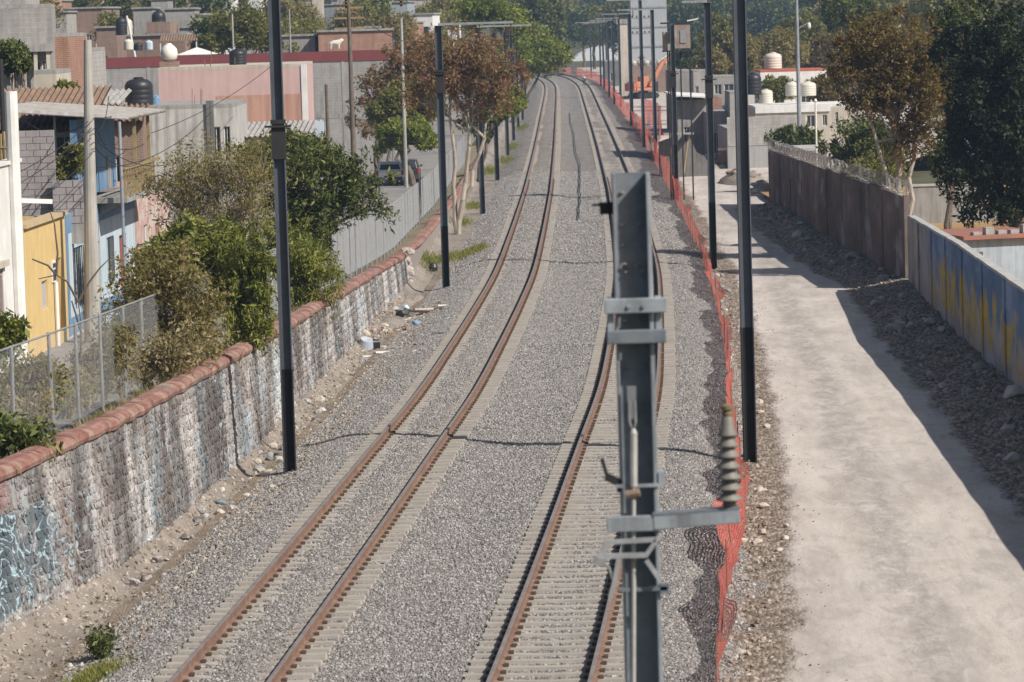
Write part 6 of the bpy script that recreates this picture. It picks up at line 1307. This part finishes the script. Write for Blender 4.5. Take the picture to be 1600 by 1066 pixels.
skin('body', V, E_, [.17, .16, .18, .12, .115, .065, .05, .035, .1, .06, .05, .1, .06, .05, .09, .055, .05, .09, .055, .05, .03, .03], plain('white_fur', (.7, .67, .6), (.58, .54, .47), 8), DG, 1)

# ================================================================== rubble, rocks and litter
GRK = 'rocks along the foot of the shaded wall'
for i in range(46):
    y = R.uniform(62, 185); d = R.uniform(.3, 1.7); x = rwX(y) - d; s = R.uniform(.09, .22) * (1.6 if R.random() < .12 else 1)
    o = MB().rock((0, 0, 0), (s * 1.2, s, s * .75), i, 2).build('rock', M_CONC if i % 2 else M_CAP, None, (x, y, zroad(x, y) + s * .3)); o.rotation_euler = (0, 0, R.uniform(0, 6)); tag(o, 'loose grey rock lying at the foot of the shaded wall', 'rock', GRK)
GR2 = 'stones at the edge of the dirt road'
for i in range(40):
    y = R.uniform(54, 150); x = cB(y) + R.uniform(2.7, 3.9); s = R.uniform(.06, .13)
    o = MB().rock((0, 0, 0), (s * 1.2, s, s * .8), i + 3, 2).build('rock', M_CREAM if i % 3 else M_CONC, None, (x, y, zroad(x, y) + s * .3)); o.rotation_euler = (0, 0, R.uniform(0, 6)); tag(o, 'pale stone lying between the red netting and the dirt road', 'rock', GR2)
GR3 = 'fallen stones below the stone wall'
for i in range(46):
    y = R.choice([R.uniform(70, 84), R.uniform(84, 92), R.uniform(58, 140)]); x = wallX(y) + R.uniform(.2, .95); s = R.uniform(.07, .17)
    o = MB().rock((0, 0, 0), (s * 1.2, s, s * .8), i + 5, 2).build('rock', M_WST if i % 3 else M_CREAM, None, (x, y, zleft(x, y) + s * .35)); o.rotation_euler = (0, 0, R.uniform(0, 6)); tag(o, 'fallen stone lying at the foot of the graffiti stone wall', 'rock', GR3)
# rubble heaps at the far end of the road
def heap(label, u, v, rx, ry, h, n):
    b = P(u, v, -.4 if u > 900 else -.55); b.z = -.45 if u > 900 else zl(b.x, b.y); t = thing('rubble_heap', label, 'rubble', b); m = MB(); k = 18; rings = 6; vs = [(0, 0, h)]
    for r in range(1, rings + 1):
        for a in range(k): q = r / rings; th = 2 * math.pi * a / k; vs.append((rx * q * math.cos(th), ry * q * math.sin(th), h * (1 - q ** 1.5) + hn(math.cos(th) * r + u, math.sin(th) * r, 1.1, .16) - (.15 if r == rings else 0)))
    fs = [(0, 1 + a, 1 + (a + 1) % k) for a in range(k)] + [(1 + (r - 1) * k + a, 1 + r * k + a, 1 + r * k + (a + 1) % k, 1 + (r - 1) * k + (a + 1) % k) for r in range(1, rings) for a in range(k)]
    m.add(vs, fs); m.sm = True; m.build('mound', M_DIRT, t)
    for i in range(n):
        a = R.uniform(0, 6.28); q = R.uniform(.1, 1); s = R.uniform(.12, .35); MB().rock((rx * q * math.cos(a), ry * q * math.sin(a), h * (1 - q ** 1.5)), (s * 1.3, s, s * .7), i, 2).build('lump', [M_CONC, M_CREAM, M_BROWN][i % 3], t)
heap('brown rubble heap with broken blocks at the far right of the road', 1160, 285, 1.6, 4, .9, 16); heap('pale rubble heap below the ruined wall', 1105, 262, 1.3, 3, .8, 14); heap('low rubble heap by the end of the panel wall', 1190, 300, .8, 2.5, .6, 8); heap('pink brick rubble heap against the wall in the litter', 606, 500, .9, 3.0, .25, 0); heap('pale soil heap by the end of the stone wall', 640, 462, .7, 2.5, .2, 0); heap('earth heap beside the netting at the ruined wall', 1040, 250, 1.0, 4, 1.1, 6)
t = thing('broken_pier', 'broken brick pier with white top standing in the rubble', 'pier', P(1132, 262, -.4)); MB().box(-.35, .35, -.3, .3, -.3, 1.15).build('shaft', M_BROWN, t); MB().box(-.4, .4, -.35, .35, 1.151, 1.3).build('cap', M_WHITE, t)
# litter on the left verge
def zl2(b): return Vector((b.x, b.y, zl(b.x, b.y) + .02))
def plank(label, u, v, L, w, a, mat, h=.04, group='planks in the litter'):
    b = zl2(P(u, v, -.55)); o = MB().obox((0, 0, h), L, w, h * 1.4, Matrix.Rotation(.05, 3, 'Y')).build('plank', mat, None, b); o.rotation_euler = (0, 0, a); tag(o, label, 'plank', group)
plank('long grey plank lying flat nearest the wall litter', 575, 552, 1.5, .18, .35, M_GALV); plank('pale plank right of the tipped grey bucket', 608, 546, 1.1, .16, .6, M_WHITE); plank('white pipe like plank across the brick rubble', 620, 503, 1.3, .12, -.1, M_WHITE); plank('pale thin plank at the right end of the litter', 680, 487, 2.0, .1, .75, M_CREAM); plank('brown board at the top of the litter', 668, 489, 1.2, .3, .1, M_BROWND); plank('pale broken board in the middle of the litter', 648, 494, 1.3, .5, .5, M_CREAM)
for i in range(16):
    plank('splintered piece of board scattered in the litter pile by the wall', R.uniform(565, 700), R.uniform(474, 552), R.uniform(.4, 1.1), R.uniform(.06, .2), R.uniform(-1, 1.4), [M_CREAM, M_WOOD, M_WHITE, M_BROWND, M_GALV][i % 5], .03, 'splintered boards in the litter')
b = zl2(P(570, 540, -.55)); t = thing('bucket', 'tipped grey plastic tub lying in the litter by the wall', 'tub', b); m = MB().lathe((0, 0, 0), [(.3, 0), (.27, .1), (.2, .36), (.18, .37), (.0, .3)], 16); m.build('body', M_GUT, t).rotation_euler = (.35, .2, 0)
MB().obox((.38, .05, .1), .22, .25, .2).build('lid_scrap', M_STEELB, t)
b = zl2(P(631, 488, -.55)); t = thing('rubbish_bag', 'black rubbish bag with blue top in the litter', 'bag', b); m = MB().rock((0, 0, .15), (.3, .28, .24), 3, 2); m.build('bag', M_BLKP, t); MB().rock((.08, 0, .36), (.14, .14, .12), 5, 2).build('neck', M_LBLUE, t)
b = zl2(P(677, 419, -.55)); o = MB().lathe((0, 0, 0), [(.02, -.2), (.14, -.15), (.2, 0), (.14, .15), (.02, .2)], 14).build('black_ball', M_BLKP, None, b + Vector((0, 0, .2))); tag(o, 'round black ball lying in the yellow grass', 'ball')
b = zl2(P(650, 507, -.55)); o = MB().rock((0, 0, .08), (.16, .12, .1), 2, 2).build('plastic_scrap', M_DBLUE, None, b); tag(o, 'dark blue plastic scrap below the white pipe plank', 'scrap')
for i in range(40):
    b = zl2(P(R.uniform(570, 640), R.uniform(500, 520), -.55)); s = R.uniform(.05, .1); o = MB().obox((0, 0, s * .5), s * 2, s * 1.1, s * .8).build('broken_brick', M_BRICK if i % 3 else M_CREAM, None, b); o.rotation_euler = (R.uniform(-.3, .3), R.uniform(-.3, .3), R.uniform(0, 3)); tag(o, 'broken brick piece in the pink rubble by the wall', 'brick', 'broken bricks in the litter')
cols = [M_WHITE, M_LBLUE, M_CREAM, M_GALV, M_RED]
for i in range(34):
    u, v = R.choice([(R.uniform(330, 450), R.uniform(700, 760)), (R.uniform(580, 700), R.uniform(470, 560)), (R.uniform(230, 330), R.uniform(800, 900))]); b = zl2(P(u, v, -.5)); s = R.uniform(.05, .12)
    o = MB().add([(-s, -s * .6, .01), (s, -s * .5, .03), (s * .8, s * .6, .07), (-s * .7, s * .7, .02)], [(0, 1, 2, 3)]).build('litter_scrap', cols[i % 5], None, b); o.rotation_euler = (0, 0, R.uniform(0, 6)); sm_ = o.modifiers.new('thick', 'SOLIDIFY'); sm_.thickness = .012; tag(o, 'small scrap of litter lying on the left verge', 'litter', 'scraps of litter on the verge')

# ================================================================== air
hz_ = MB().box(-1700, 1700, -60, 4400, -4, 130).build('haze', (lambda: (lambda m: m)(bpy.data.materials.new('haze_air')))()); hm = hz_.data.materials[0]; hm.use_nodes = True; nt = hm.node_tree; nt.nodes.remove(nt.nodes['Principled BSDF'])
pv = nt.nodes.new('ShaderNodeVolumePrincipled'); pv.inputs['Color'].default_value = (.5, .7, 1, 1); pv.inputs['Density'].default_value = .00027; pv.inputs['Anisotropy'].default_value = .2
nt.links.new(pv.outputs[0], nt.nodes['Material Output'].inputs['Volume']); tag(hz_, 'thin pale haze in the air over the whole place', 'haze', kind='stuff')
